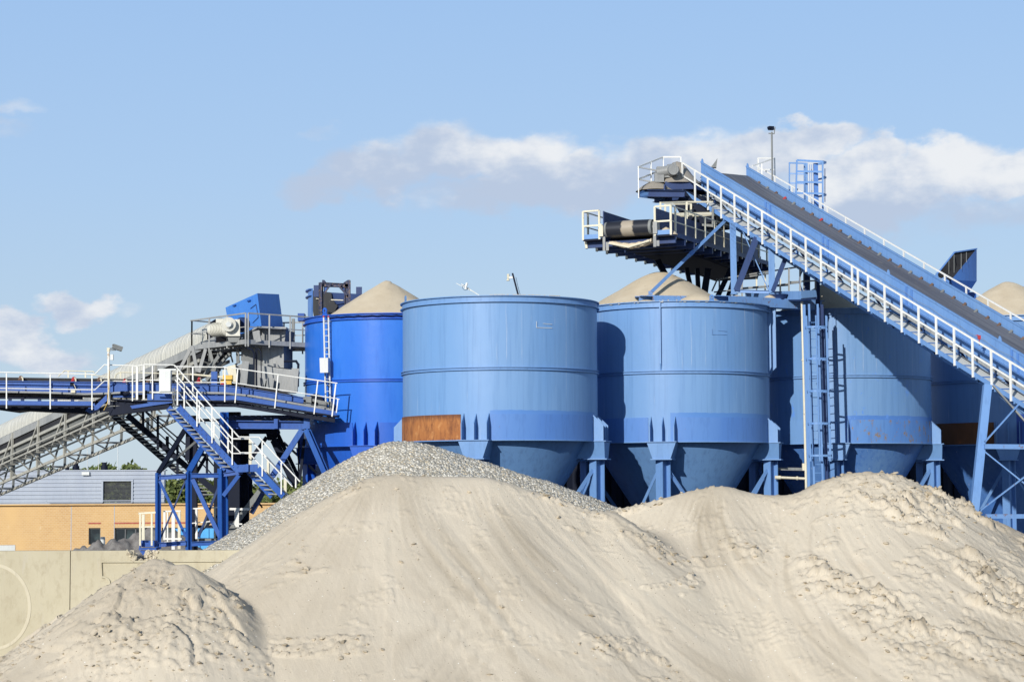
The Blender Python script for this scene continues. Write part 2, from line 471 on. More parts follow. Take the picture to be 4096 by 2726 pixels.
def ridge(px, Y, k, X_, Y_):
    pts = [P(x, y, (Y(x) if callable(Y) else Y)) for x, y in px]
    dense = []
    for a, b in zip(pts[:-1], pts[1:]):
        n = max(1, int((b-a).length/.3))
        dense += [a.lerp(b, i/n) for i in range(n)]
    dense.append(pts[-1])
    h = np.full(X_.shape, -99.)
    for p in dense: h = np.maximum(h, p.z - k*np.hypot(X_-p.x, Y_-p.y))
    return h

def grid_object(name, label, cat, X_, Y_, H, mask, mat, group=None, kind=None, tone=None):
    ny, nx = X_.shape
    fm = mask[:-1, :-1] & mask[1:, :-1] & mask[:-1, 1:] & mask[1:, 1:] if mask.dtype == bool and mask.shape == X_.shape else mask
    idx = np.arange(ny*nx).reshape(ny, nx)
    q = np.stack([idx[:-1, :-1], idx[:-1, 1:], idx[1:, 1:], idx[1:, :-1]], -1)[fm]
    used = np.unique(q); remap = np.full(ny*nx, -1); remap[used] = np.arange(len(used))
    co = np.stack([X_, Y_, H], -1).reshape(-1, 3)[used]; q = remap[q]
    cx, cy = co[:, 0].mean(), co[:, 1].mean()
    co = co - np.array([cx, cy, 0])
    me = bpy.data.meshes.new(name)
    me.vertices.add(len(co)); me.vertices.foreach_set('co', co.ravel())
    me.loops.add(q.size); me.loops.foreach_set('vertex_index', q.ravel().astype(np.int32))
    me.polygons.add(len(q)); me.polygons.foreach_set('loop_start', np.arange(0, q.size, 4, dtype=np.int32))
    me.polygons.foreach_set('loop_total', np.full(len(q), 4, dtype=np.int32))
    if tone is not None:
        at = me.attributes.new('tone', 'FLOAT', 'POINT'); at.data.foreach_set('value', tone.ravel()[used].astype(np.float32))
    me.update(calc_edges=True); me.validate(); me.shade_smooth()
    me.materials.append(MT[mat])
    o = bpy.data.objects.new(name, me); COL.objects.link(o); o.location = (cx, cy, 0)
    if label: o['label'] = label
    if cat: o['category'] = cat
    if group: o['group'] = group
    if kind: o['kind'] = kind
    return o

MT['clod'] = paint('damp_sand_clod', (.43, .365, .265), (.54, .47, .36), 0, .95, dirt=.3, sc=3)
# ---------------------------------------------------------------- sand piles in front
st = .046
gx, gy = np.meshgrid(np.arange(-17.5, 19.5, st), np.arange(42.5, 60.5, st))
YR = 55.0
YM = lambda x: 54.3 + .25*math.sin(x/260)
YQ = lambda x: 56.3 + .3*math.sin(x/300)
mid_px = [(1233,2028),(1377,1949),(1450,1913),(1500,1891),(1590,1886),(1700,1890),(1810,1893),(1955,1897),(2030,1918),(2099,1943),(2243,1987),(2337,2024),(2400,2034),(2443,2030)]
right_px = [(2443,2030),(2544,2010),(2652,1981),(2760,1952),(2861,1933),(2905,1931),(2947,1947),(3048,1966),(3156,1967),(3228,1947),(3321,1902),(3393,1874),(3440,1868),(3494,1868),(3609,1891),(3681,1942),(3768,1992),(3876,2030),(3984,2072),(4096,2130),(4300,2200)]
small_px = [(590,2246),(616,2229),(640,2236),(680,2256),(715,2258),(740,2254),(765,2268)]
K0 = .66
hm = ridge(mid_px, YM, K0, gx, gy)
hr = ridge(right_px, YQ, K0, gx, gy)
hs = ridge(small_px, lambda x: 50.2 - (x-616)/400, K0+.03, gx, gy)
own = np.argmax(np.stack([hm, hr, hs]), 0)
H0 = np.maximum(np.maximum(hm, hr), hs)
H = blur(H0, 2)*sst(-.6, -.1, hs-np.maximum(hm, hr)) + blur(H0, 4)*(1-sst(-.6, -.1, hs-np.maximum(hm, hr))) + .035 + .02*sst(-.2, .6, hs - np.maximum(hm, hr))
# fall-line coordinates: position along the ridge plus direction round its ends, and distance run
def fallco(px, Y):
    pts = [P(x, y, Y(x)) for x, y in px]; best = np.full(gx.shape, -99.); c = np.zeros(gx.shape); d = np.zeros(gx.shape)
    for i in range(len(pts)-1):
        n = max(1, int((pts[i+1]-pts[i]).length/.2))
        for k in range(n):
            p = pts[i].lerp(pts[i+1], k/n); r = np.hypot(gx-p.x, gy-p.y); h = p.z - K0*r; m = h > best
            best = np.where(m, h, best); c = np.where(m, p.x + 3.2*np.arctan2(gx-p.x, -(gy-p.y)), c); d = np.where(m, r, d)
    return c, d
cm_, dm_ = fallco(mid_px, YM); cr2, dr2 = fallco(right_px, YQ); cs_, ds_ = fallco(small_px, lambda x: 50.2 - (x-616)/400)
FC = np.where(own == 0, cm_ - .32*dm_*sst(-4, 0, gx), np.where(own == 1, cr2 - .42*dr2, cs_)); FD = np.where(own == 0, dm_, np.where(own == 1, dr2, ds_))
srt = np.sort(np.stack([hm, hr, hs]), 0); seam = sst(.0, .55, srt[2]-srt[1]); fad = sst(.1, 1.6, FD)*seam
def sof(a): return blur(a, 2)
H = H + fad*sof(.20*(fbm(FC*.55, FD*.10, 3, 3)-.5) + .045*(fbm(FC*1.7+FD*.1, FD*.13, 3, 12)-.5))
H += fad*.022*(fbm(FC*11, FD*.16, 2, 218)-.5)*sst(.40, .62, fbm(FC*.5, FD*.2, 2, 219))
H += fad*.055*(fbm(FC*5, FD*.20, 4, 18)-.5)
tone = .5 + fad*sst(-7, -1, gx)*(.8*(fbm(FC*2.6, FD*.10, 4, 218)-.5) + .4*(fbm(FC*9, FD*.25, 3, 219)-.5))
H += .03*(fbm(gx*1.1, gy*1.1, 2, 31)-.5)
right_m = sst(6.0, 8.4, gx + (gy-YR)*.30 + 1.6*(fbm(gx*.6, gy*.6, 3, 44)-.5))
small_m = sst(-.1, .5, hs - np.maximum(hm, hr))
def clods(sc, seed, thr, asp=1.5):
    wx_, wy_ = gx + .25*(fbm(gx*3, gy*3, 3, seed+40)-.5)/sc*3, gy + .25*(fbm(gx*3+9, gy*3, 3, seed+41)-.5)/sc*3
    rid, e = slabs(wx_*sc*.8, wy_*sc*asp*.8, seed)
    return (rid > .42)*(.35+rid)*sst(.03, .22, e)*sst(thr, thr+.03, fbm(gx*1.3, gy*1.9, 3, seed+9))*(.8+.4*fbm(gx*8, gy*8, 2, seed+60))
def crust(seed, f=2.4):
    """broken crust: a low plateau with a ragged lower edge and cracks"""
    n_ = fbm(gx*f*.5, gy*f*.9, 6, seed, .58); pl_ = sst(.50, .525, n_); r_ = np.abs(fbm(gx*f*2.2, gy*f*2.2, 5, seed+3, .6)-.5)*2
    return pl_*(.07 + .12*r_) - .05*sst(.06, .0, r_)*pl_
band = sst(.47, .53, fbm(gx*.34+.30*gy, gy*.55, 4, 21)) * sst(8.6, 5.0, FD)*sst(.3, 1.4, FD)
H += right_m*band*(crust(66, 2.2) + .11*clods(2.1, 5, .50) + .09*clods(3.8, 8, .47) + .05*clods(6.5, 15, .42))
H += right_m*(1-band)*(.05*clods(3.2, 19, .62) + .04*clods(6.5, 29, .58))
cr0 = H.copy(); top_m = sst(3.2, .6, FD)*sst(8.2, 9.2, gx)*sst(13.5, 12, gx)
H += top_m*(crust(166, 3.0)*.35 + .03*clods(5.0, 65, .45)) - .08*top_m
# small pile: slumped scarp, fine crumbs towards its edges
scp = sst(.505, .52, fbm(FC*.45, FD*.55+2.0, 4, 91, .6))
H += small_m*fad*sst(4.2, 2.6, FD)*(.13*scp + .05*np.abs(fbm(gx*5, gy*3, 4, 19)-.5)*scp)
edge = sst(.52, .60, fbm(gx*.8+3, gy*1.2, 4, 61))
H += small_m*fad*sst(3.8, 2.0, FD)*sst(.5, 1.3, FD)*crust(266, 3.2)*.6
H += small_m*edge*(.040*clods(7.0, 33, .42) + .025*clods(11, 37, .4) + .035*np.abs(fbm(gx*6, gy*6, 4, 99)-.5)*2)
# a few crusty strings on the middle pile, along its contour
mk = (1-right_m)*(1-small_m)
mb_ = sst(.60, .65, fbm(FC*.35+7, FD*1.3, 4, 81))*sst(.45, .6, fbm(gx*.4, gy*.4, 2, 181))
H += mk*mb_*(.05*clods(5.0, 51, .44) + .04*clods(8.5, 55, .42) + .05*np.abs(fbm(gx*4, gy*4, 4, 23)-.5))
H += mk*.022*clods(8, 155, .64)
H += .010*(fbm(gx*9, gy*9, 2, 77)-.5)
lump = H - blur(H, 4); tone = np.clip(tone - 2.6*np.clip(lump, 0, .1)*(right_m*.9+.5) + 1.2*(fbm(gx*.35, gy*.35, 3, 401)-.5)*.5, 0, 1)
vis = H > -.12
of = own[:-1, :-1]
vm = vis[:-1, :-1] & vis[1:, 1:] & vis[1:, :-1] & vis[:-1, 1:]
Hc = np.maximum(H, -.2)
grid_object('sand_pile', 'broad smooth pale sand pile in the middle foreground, in front of the gravel', 'sand pile', gx, gy, Hc, vm & (of == 0), 'sand', 'sand piles in the foreground', tone=tone)
grid_object('sand_pile', 'rippled pale sand pile at right with lumpy clods, in front of the hoppers', 'sand pile', gx, gy, Hc, vm & (of == 1), 'sandr', 'sand piles in the foreground', tone=tone)
grid_object('sand_pile', 'small slumped sand cone in front of the concrete wall at lower left', 'sand pile', gx, gy, Hc, vm & (of == 2), 'sand', 'sand piles in the foreground', tone=tone)

# loose angular clods lying on the slopes: more than anyone could count
def scatter(n, prob, smin, smax, seed):
    rs = np.random.RandomState(seed); m = MB(); k = 0; rr = random.Random(seed)
    base = [V3(0, 0, 1), V3(.9, 0, .3), V3(.25, .85, .35), V3(-.75, .5, .3), V3(-.7, -.55, .35), V3(.3, -.85, .3), V3(.1, .1, -1)]
    fs_ = [(0, 1, 2), (0, 2, 3), (0, 3, 4), (0, 4, 5), (0, 5, 1), (6, 2, 1), (6, 3, 2), (6, 4, 3), (6, 5, 4), (6, 1, 5)]
    ny, nx = gx.shape; t = 0
    while k < n and t < 400000:
        t += 1; j, i = rs.randint(0, ny), rs.randint(0, nx)
        if H[j, i] < .8 or rs.rand() > prob[j, i]: continue
        s_ = smin*(smax/smin)**(rs.rand()**2.2); rot = Matrix.Rotation(rr.uniform(0, 6.28), 3, V3(rr.uniform(-.4, .4), rr.uniform(-.4, .4), 1).normalized())
        p_ = V3(gx[j, i], gy[j, i], H[j, i] + s_*.12); b0 = len(m.v); sx, sy, sz = s_*rr.uniform(.8, 1.5), s_*rr.uniform(.6, 1.1), s_*rr.uniform(.4, .75)
        m.v += [p_ + rot @ V3(v.x*sx*rr.uniform(.75, 1.2), v.y*sy*rr.uniform(.75, 1.2), v.z*sz*rr.uniform(.75, 1.2)) for v in base]
        m.f += [tuple(b0+q for q in f) for f in fs_]; k += 1
    return m
pr = right_m*(band*.9 + .05 + .35*top_m) + small_m*(.05+.5*edge) + mk*(.012 + .5*mb_)
single('sand_clods', scatter(3600, np.clip(pr, 0, 1), .020, .115, 3), 'clod', 'loose crumbs and clods of damp sand lying on the sand piles', 'sand clods', (8, 52, 3), kind='stuff', ang=8)
# ---------------------------------------------------------------- gravel pile
st = .05
kx, ky = np.meshgrid(np.arange(-16.5, 8.5, st), np.arange(52.0, 68.5, st))
grav_px = [(1393,1838),(1440,1812),(1500,1787),(1558,1762),(1637,1759),(1724,1775),(1868,1823),(2027,1870),(2171,1913),(2315,1964),(2452,2019),(2560,2062)]
hg = ridge(grav_px, 61.5, .63, kx, ky)
hg = blur(hg, 4) + .04
hg += .10*(fbm(kx*.7, ky*.7, 3, 5)-.5) + .045*(fbm(kx*6, ky*6, 3, 9)-.5)
w = worley(kx*8.5, ky*8.5, 4); hg += .055*np.clip(1-w*1.4, 0, 1)
grid_object('gravel_pile', 'large pile of pale shell gravel behind the sand, below the hoppers', 'gravel pile', kx, ky, hg, hg > -.1, 'gravel')

# ---------------------------------------------------------------- ground
g = MB(); g.v = [V3(-3000, -200, 0), V3(3000, -200, 0), V3(3000, 4500, 0), V3(-3000, 4500, 0)]; g.f = [(0, 1, 2, 3)]
single('ground', g, 'ground', kind='structure')

# ---------------------------------------------------------------- hoppers (round storage tanks)
TR = 3.3
ZT, ZB = 12.25, 7.47      # rim, skirt bottom
ZL = 6.88                 # bottom of bracket
LEGA = [R(-13.5), R(76.5), R(166.5), R(256.5)]
def pol(c, r, a, z): return V3(c[0] + r*math.sin(a), c[1] - r*math.cos(a), z)

def tank(cx, cy, label, shellmat, body, panels, ribs, dz=0.0, legmat='light', conemat=None):
    """panels: material for each of four skirt panels (None to leave out)"""
    t = Thing('storage_hopper', label, 'hopper', (cx, cy, 0), 'round steel hoppers in a row')
    c = V3(cx, cy, 0); zt = ZT + dz
    z1 = 9.83 + dz*.5
    t.part('shell', MB().lathe(c, [(TR, ZB), (TR, zt), (TR-.03, zt), (TR-.03, ZB)], 160, close=True), shellmat)
    t.part('rim', MB().lathe(c, [(TR-.05, zt), (TR+.085, zt), (TR+.085, zt+.03), (TR-.05, zt+.03)], 160, close=True)
           .lathe(c, [(TR+.002, zt-.19), (TR+.085, zt-.19), (TR+.085, zt-.16), (TR+.002, zt-.16)], 160, close=True)
           .lathe(c, [(TR+.001, zt-.16), (TR+.02, zt-.16), (TR+.02, zt), (TR+.001, zt)], 160, close=True), body)
    t.part('stiffening_ring', MB().lathe(c, [(TR+.001, z1-.04), (TR+.065, z1-.04), (TR+.065, z1-.02), (TR+.02, z1-.02), (TR+.02, z1+.04), (TR+.065, z1+.04), (TR+.065, z1+.06), (TR+.001, z1+.06)], 160, close=True), body)
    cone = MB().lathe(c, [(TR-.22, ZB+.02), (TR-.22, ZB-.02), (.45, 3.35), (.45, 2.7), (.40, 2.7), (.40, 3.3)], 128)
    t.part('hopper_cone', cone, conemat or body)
    t.part('cone_lip', MB().lathe(c, [(TR-.25, ZB-.03), (TR+.06, ZB-.03), (TR+.06, ZB), (TR-.25, ZB)], 160, close=True), body)
    wa = .155   # half angle of a bracket
    for i, a in enumerate(LEGA):
        tan = V3(math.cos(a), math.sin(a), 0); rad = V3(math.sin(a), -math.cos(a), 0)
        br = MB()
        o = pol(c, TR-.25, a, 0)
        top, bot, dep = .50, .31, .62
        fr = [o + rad*dep - tan*top + UP*(ZB-.035), o + rad*dep + tan*top + UP*(ZB-.035), o + rad*(dep-.02) + tan*bot + UP*ZL, o + rad*(dep-.02) - tan*bot + UP*ZL]
        bk = [o - rad*.15 - tan*top + UP*(ZB-.035), o - rad*.15 + tan*top + UP*(ZB-.035), o - rad*.7 + tan*bot + UP*ZL, o - rad*.7 - tan*bot + UP*ZL]
        br.hexa(fr + bk)
        br.quadbox(o + rad*.28 + UP*(ZL-.02), tan*(bot+.06), rad*.40, UP*.018)
        b = t.part('leg_bracket', br, body)
        # three pointed gussets on the shell above the bracket
        for k in (-1, 0, 1):
            q = pol(c, TR, a, 0) + tan*(k*.42) - rad*.03
            gm = MB().prism([q + UP*(ZB+.0), q + rad*.36 + UP*ZB, q + rad*.36 + UP*(ZB+.52), q + rad*.02 + UP*(ZB+.86)], tan*.025)
            t.part('gusset', gm, body, parent=b, ang=20)
        t.part('bracket_plate', MB().quadbox(o + rad*.44 + UP*(ZB-.015), tan*.53, rad*.24, UP*.014), body, parent=b)
        # leg: H column turned diagonally
        l = MB(); f = pol(c, TR+.02, a, 0)
        l.ibeam(f, f + UP*(ZL-.04), .34, .38, .03, up=(math.cos(R(38)), math.sin(R(38)), 0))
        l.box(f + V3(0, 0, .02), .7, .7, .04)
        t.part('leg', l, legmat, ang=20)
    for i in range(4):
        p = pol(c, TR+.02, LEGA[i], 0); q = pol(c, TR+.02, LEGA[(i+1) % 4], 0); d = (q-p).normalized()
        t.part('brace', MB().bar(p + d*.2 + UP*6.5, q - d*.2 + UP*1.2, .02, .13).bar(p + d*.2 + UP*6.5 + V3(0, 0, .06), q - d*.2 + UP*1.26, .12, .02), legmat)
        t.part('brace', MB().bar(q - d*.2 + UP*6.5 + d.cross(UP)*.06, p + d*.2 + UP*1.2 + d.cross(UP)*.06, .02, .13), legmat)
        pm = panels[i]
        if pm:
            a0, a1 = LEGA[i] + wa, LEGA[(i+1) % 4] - wa
            if a1 < a0: a1 += 2*math.pi
            zp = 8.30
            m = MB().lathe(c, [(TR+.003, ZB), (TR+.030, ZB), (TR+.030, zp), (TR+.003, zp)], 64, a0, a1, close=True)
            lab = {'rust': 'rusty orange skirt panel', 'brown': 'dark brown rusted skirt panel', 'midr': 'blue skirt panel speckled with rust', 'mid': 'brighter blue skirt panel'}.get(pm)
            t.part('skirt_panel', m, pm, label=lab)
    for a in ribs:
        tan = V3(math.cos(a), math.sin(a), 0); rad = V3(math.sin(a), -math.cos(a), 0); q = pol(c, TR+.0, a, 0)
        rb = MB()
        rb.prism([q + UP*(z1+.06), q + rad*.10 + UP*(z1+.30), q + rad*.10 + UP*(zt-.02), q + UP*(zt-.02)], tan*.05)
        if a > 1:
            for k in (.22, .40): rb.prism([q + tan*k + UP*(z1+.06), q + tan*k + rad*.25 + UP*(z1+.3), q + tan*k + rad*.25 + UP*(zt-.02), q + tan*k + UP*(zt-.02)], tan*.03)
        t.part('shell_rib', rb, body, ang=20)
    return t

def lug(t, c, a, zt, mat, s=1.0):
    tan = V3(math.cos(a), math.sin(a), 0); q = pol(c, TR-.0, a, zt)
    m = MB(); n = 14; ring = []
    for i in range(n+1):
        th = math.pi*i/n; ring.append((.085*math.cos(th), .085*math.sin(th) + .14))
    outer = [(.085, 0)] + ring + [(-.085, 0)]
    k = len(m.v); cx, cz = 0, .14
    pts_o = outer; inn = [(.035*math.cos(2*math.pi*i/14), .14 + .035*math.sin(2*math.pi*i/14)) for i in range(14)]
    rad = V3(math.sin(a), -math.cos(a), 0)*.03
    # plate built as a ring of quads round the eye plus a foot
    oo = [(.085*math.cos(2*math.pi*i/14), .14 + .085*math.sin(2*math.pi*i/14)) for i in range(14)]
    for sgn in (0, 1):
        for l in (oo, inn): m.v += [q + tan*(x*s) + UP*(z*s) + rad*sgn for x, z in l]
    for i in range(14):
        j = (i+1) % 14
        m.f += [(i, j, 14+j, 14+i), (28+j, 28+i, 42+i, 42+j), (i, 28+i, 28+j, j), (14+j, 42+j, 42+i, 14+i)]
    m.quadbox(q + UP*(.03*s) + rad*.5, tan*(.085*s), rad*.5, UP*(.05*s))
    t.part('lifting_lug', m, mat)

MT['tk2'] = tankpaint('pale_tank_paint', (.13, .275, .53), (.175, .31, .53), (.095, .225, .52), 8.42, LEGA[0]+.14, LEGA[1]-.05)
MT['tk3'] = tankpaint('pale_tank_paint_patched', (.125, .265, .52), (.165, .30, .52), (.09, .22, .51), 8.45, LEGA[0]+.08, LEGA[1]-.05)
MT['tk3l'] = MT['mid']
MT['tk4'] = tankpaint('peeling_tank_paint', (.12, .255, .50), (.155, .285, .50), (.075, .19, .49), 8.45, LEGA[0]+.1, LEGA[1]+.05, .55)
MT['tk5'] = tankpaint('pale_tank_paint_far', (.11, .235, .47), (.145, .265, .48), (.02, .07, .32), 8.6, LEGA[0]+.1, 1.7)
MT['dheap'] = paint('grey_dusty_sand', (.26, .235, .20), (.32, .29, .245), 0, .95, sc=2)
MT['body'] = paint('tank_body_paint', (.125, .26, .51), (.16, .29, .51), .1, .45, sc=.8)
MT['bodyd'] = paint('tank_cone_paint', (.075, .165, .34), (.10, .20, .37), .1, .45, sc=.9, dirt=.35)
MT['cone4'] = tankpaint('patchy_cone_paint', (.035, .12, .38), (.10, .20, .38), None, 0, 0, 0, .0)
MT['deeptk'] = paint('deep_blue_tank_paint', (.018, .135, .58), (.045, .185, .62), 0, .28, dirt=.12, sc=.7)

def heap(cx, cy, zt, peak, top, label, flat=.25, k=.62, r0=TR-.06, seed=0, group='sand heaps in the hoppers'):
    n, m = 72, 34; mb = MB(); px, py = peak
    for i in range(m+1):
        for j in range(n):
            r = r0*i/m; a = 2*math.pi*j/n
            x, y = cx + r*math.sin(a), cy - r*math.cos(a)
            d = math.hypot(x-px, y-py)
            z = top - k*(math.sqrt(d*d + flat*flat) - flat)
            z += .07*(float(fbm(np.array([x*1.5+seed]), np.array([y*1.5]), 4, 3)[0]) - .5) * min(1, d*2)
            z += .05*(float(fbm(np.array([a*3+seed]), np.array([r*.6]), 3, 8)[0]) - .5)
            mb.v.append(V3(x, y, max(z, zt-2.2)))
    for i in range(m):
        for j in range(n):
            k2 = (j+1) % n; mb.f.append((i*n+j, i*n+k2, (i+1)*n+k2, (i+1)*n+j))
    return single('sand_heap', mb, 'heap', label, 'sand heap', (cx, cy, zt-.6), group, ang=180)

T2 = (-.41, 67.8); T3 = (5.93, 71.9); T4 = (12.5, 75.7); T5 = (19.6, 79.3); T1 = (-4.55, 75.8)
t1 = tank(*T1, 'deep royal blue hopper with a tall sand cone, behind the pale hoppers at left', 'deeptk', 'deep', ['deep', 'deep', 'deep', 'deep'], [], -.0, 'deep')
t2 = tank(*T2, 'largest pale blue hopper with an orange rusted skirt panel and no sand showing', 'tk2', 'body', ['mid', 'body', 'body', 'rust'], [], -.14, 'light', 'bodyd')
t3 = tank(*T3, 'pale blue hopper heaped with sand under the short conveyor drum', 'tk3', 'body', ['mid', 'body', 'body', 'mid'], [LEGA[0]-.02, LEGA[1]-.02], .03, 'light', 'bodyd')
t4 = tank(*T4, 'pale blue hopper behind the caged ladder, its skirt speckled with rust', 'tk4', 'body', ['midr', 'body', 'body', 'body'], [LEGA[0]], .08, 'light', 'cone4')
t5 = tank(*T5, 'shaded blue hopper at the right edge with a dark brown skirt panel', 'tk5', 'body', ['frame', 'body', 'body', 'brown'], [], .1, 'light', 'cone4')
lug(t2, T2, R(-72), ZT-.14, 'body', 1.1); lug(t1, T1, R(-45), ZT, 'deep', 1.4); lug(t3, T3, R(17), ZT+.05, 'light', 1.0); lug(t2, T2, R(150), ZT-.14, 'body', 1.1)
q = P(1548, 1122, 75.6); heap(*T1, ZT, (q.x, q.y), q.z, 'tall pale sand cone rising out of the deep blue hopper', .12, .64, seed=1)
q = P(2640, 1088, 72.2); heap(*T3, ZT, (q.x, q.y), q.z, 'sand heap part shaded by the short conveyor above it', .55, .62, seed=5)
q = P(3318, 1124, 75.4); heap(*T4, ZT+.05, (q.x, q.y), q.z, 'dark shaded sand heap behind the caged ladder platform', .2, .66, seed=9)
q = P(4030, 1126, 78.8); heap(*T5, ZT+.05, (q.x, q.y), q.z, 'pale sand heap behind the long conveyor at the right edge', .35, .66, seed=13)
heap(*T2, ZT, (T2[0], T2[1]), ZT-.55, 'low sand fill lying inside the largest pale hopper', .5, .2, seed=17)
# bits of dried growth on the rims
cr = MB()
for (c, a0, a1, zt, n) in ((T2, -.1, .65, ZT-.14, 60), (T3, -1.0, -.05, ZT+.03, 50), (T3, -.9, .9, ZT-.01, 60)):
    for i in range(n):
        a = random.uniform(a0, a1); q = pol(c, TR+random.uniform(-.03, .06), a, zt+.035)
        cr.box(q, random.uniform(.03, .10), .04, random.uniform(.01, .045), a)
single('rim_crust', cr, 'chalk', 'crumbs of dried sand lying along the hopper rims', 'sand crumbs', (T3[0], T3[1], ZT), kind='stuff')

# added dark wall, standing in for the black shade behind the hoppers
bw = MB()
y0, y1 = V3(-3.0, 80.6, 0), V3(30, 95.5, 0)
bw.bar(y0 + UP*4.0, y1 + UP*4.0, .3, 8.0)
d = (y1-y0).normalized()
for i in range(60):
    q = y0 + d*(i*.6); bw.bar(q + V3(.1, -.22, 0), q + V3(.1, -.22, 7.9), .2, .1)
single('added_dark_wall', bw, 'dark', 'added dark ribbed wall standing in for the deep shade behind the hoppers', 'wall', y0)
def railing(t, name, top, mid, posts, mat='white', r=.028, parent=None, pw=.05, flatposts=False, label=None):
    """top / mid: polylines; posts: list of (foot, head). posts are sub-parts of the rail part"""
    m = MB(); m.path(top, r)
    if mid: m.path(mid, r*.85)
    rail = t.part(name, m, mat, parent=parent, label=label)
    for a, b in posts:
        pm = MB()
        if flatposts: pm.bar(a, b, pw, .03, (0, 1, 0))
        else: pm.bar(a, b, pw, pw, (0, 1, 0))
        t.part('post', pm, mat, parent=rail)
    return rail

# ================================================================= long inclined conveyor
pa, pb = P(2777, 680, 75.0), P(3810, 1307, 63.4)
dn = (pb - pa).normalized()                                   # down the slope, towards the camera
hd = V3(dn.x, dn.y, 0).normalized(); ac = V3(-hd.y, hd.x, 0)  # across, to the far side
if ac.x < 0: ac = -ac
nrm = ac.cross(dn); nrm = nrm if nrm.z > 0 else -nrm
A0 = P(2731, 651, 75.52)
def cv(s, v, h): return A0 + dn*s + ac*v + UP*h                # h measured vertically from the near rail top
SP = (pb-pa).length/17.0
LEN = 30.0
W1, W2 = .86, 3.05                                             # near / far side board
def slab(m, s0, s1, v, h0, h1, th):
    m.prism([cv(s0, v, h0), cv(s1, v, h0), cv(s1, v, h1), cv(s0, v, h1)], ac*th); return m
def flat(m, s0, s1, v0, v1, h, th):
    m.prism([cv(s0, v0, h), cv(s1, v0, h), cv(s1, v1, h), cv(s0, v1, h)], UP*(-th)); return m
c1 = Thing('belt_conveyor', 'long pale blue belt conveyor climbing from the lower right, with white railings', 'conveyor', cv(0, 1.9, -1.3))
HB = .10
for nm, v in (('side_board', W1), ('side_board', W2)):
    m = MB()
    m.prism([cv(0, v, HB), cv(LEN, v, HB), cv(LEN, v, HB-.62), cv(.0, v, HB-.82)], ac*.02)
    m.prism([cv(0, v-.03, HB+.02), cv(LEN, v-.03, HB+.02), cv(LEN, v-.03, HB-.03), cv(0, v-.03, HB-.03)], ac*.08)
    sb = c1.part(nm, m, 'light')
    for s in (.02, 11.6, 17.3, 23.5):
        q = cv(s, v-.01, HB)
        k = MB().prism([q, q + dn*.16, q + dn*.12 + UP*.13, q + dn*.07 + UP*.16, q + dn*.03 + UP*.12], ac*.03)
        c1.part('lifting_eye', k, 'light', parent=sb, ang=20)
# stringer channel below the boards, joint plates, brackets
for v in (W1-.05, W2+.03):
    m = MB(); slab(m, .1, LEN, v, HB-.66, HB-.98, .04)
    slab(m, .1, LEN, v-.06, HB-.66, HB-.70, .14); slab(m, .1, LEN, v-.06, HB-.95, HB-.98, .14)
    c1.part('stringer', m, 'light')
for s in (4.35, 7.9, 12.6, 17.9, 22.5):
    m = MB(); slab(m, s, s+.10, W1-.035, HB-.02, HB-.98, .03); slab(m, s+.28, s+.38, W1-.035, HB-.02, HB-.98, .03)
    c1.part('stiffener', m, 'mid')
# troughed belt with lip over the head drum
m = MB(); nv = 14; ns = 130; uv = []
def bz(t): return .17*abs(2*t-1)**2.2
BELT_H = HB-.40
for i in range(ns+1):
    s = -.25 + (LEN+.25)*i/ns
    for j in range(nv+1):
        t = j/nv; v = W1+.12 + (W2-W1-.20)*t
        hh = BELT_H - .10 + bz(t)*min(1, max(0, (s-.3)/2.0))
        hd_ = .26*max(0, 1-max(s, 0)/3.2)**2 - .45*max(0, (.35-s)/.6)**2
        m.v.append(cv(s, v, hh+hd_)); uv.append((s, t))
for i in range(ns):
    for j in range(nv): a = i*(nv+1)+j; m.f.append((a, a+1, a+nv+2, a+nv+1))
m.uv = uv
c1.part('belt', m, 'belt')
c1.part('head_drum', MB().tube(cv(.35, W1+.15, BELT_H-.43), cv(.35, W2-.15, BELT_H-.43), .33, 28), 'dgrey')
m = MB(); flat(m, .8, LEN, W1+.2, W2-.2, BELT_H-.55, .02)
c1.part('return_belt', m, 'black')
# idler rolls: the outer ends show along the far board
for i in range(44):
    s = .95 + i*.585; red = i in (3, 7)
    a = cv(s, W2-.22, BELT_H-.06); b = cv(s, W2-.03, BELT_H+.10)
    c1.part('idler', MB().tube(a, b, .052, 10), 'red' if red else ('idler' if i % 3 != 1 else 'dgrey'), label='bright red idler roll' if red else None)
# cable tray on brackets
m = MB()
s = 1.1
while s < LEN-2:
    slab(m, s, s+1.72, W1-.32, HB-.83, HB-.98, .10); s += 1.83
c1.part('cable_tray', m, 'grey')
m = MB(); s = 1.0
while s < LEN: m.bar(cv(s, W1-.02, HB-.98), cv(s, W1-.02, HB-1.22), .07, .05, ac); m.bar(cv(s, W1-.34, HB-1.0), cv(s, W1, HB-1.0), .05, .05); s += SP*2
c1.part('tray_bracket', m, 'mid')
# near walkway: floor sheets on brackets, outer kick beam
m = MB(); flat(m, .2, LEN, .05, W1-.02, -1.12, .03)
fl = c1.part('walkway_floor', m, 'cab')
m = MB(); slab(m, .05, LEN, -.02, -1.02, -1.17, .035)
c1.part('kick_beam', m, 'light')
m = MB()
for i in range(int(LEN/SP)):
    s = .1+i*SP
    q = cv(s, 0, 0)
    m.prism([cv(s, -.02, -1.17), cv(s, .9, -1.17), cv(s, .9, -1.36), cv(s, -.02, -1.24)], hd*.05)
c1.part('walkway_bracket', m, 'light')
for i in range(1, int(LEN/SP)*1):
    s = .1+i*SP; c1.part('floor_cleat', MB().bar(cv(s+.1, .06, -1.10), cv(s+.1, W1-.05, -1.10), .03, .03), 'mid')
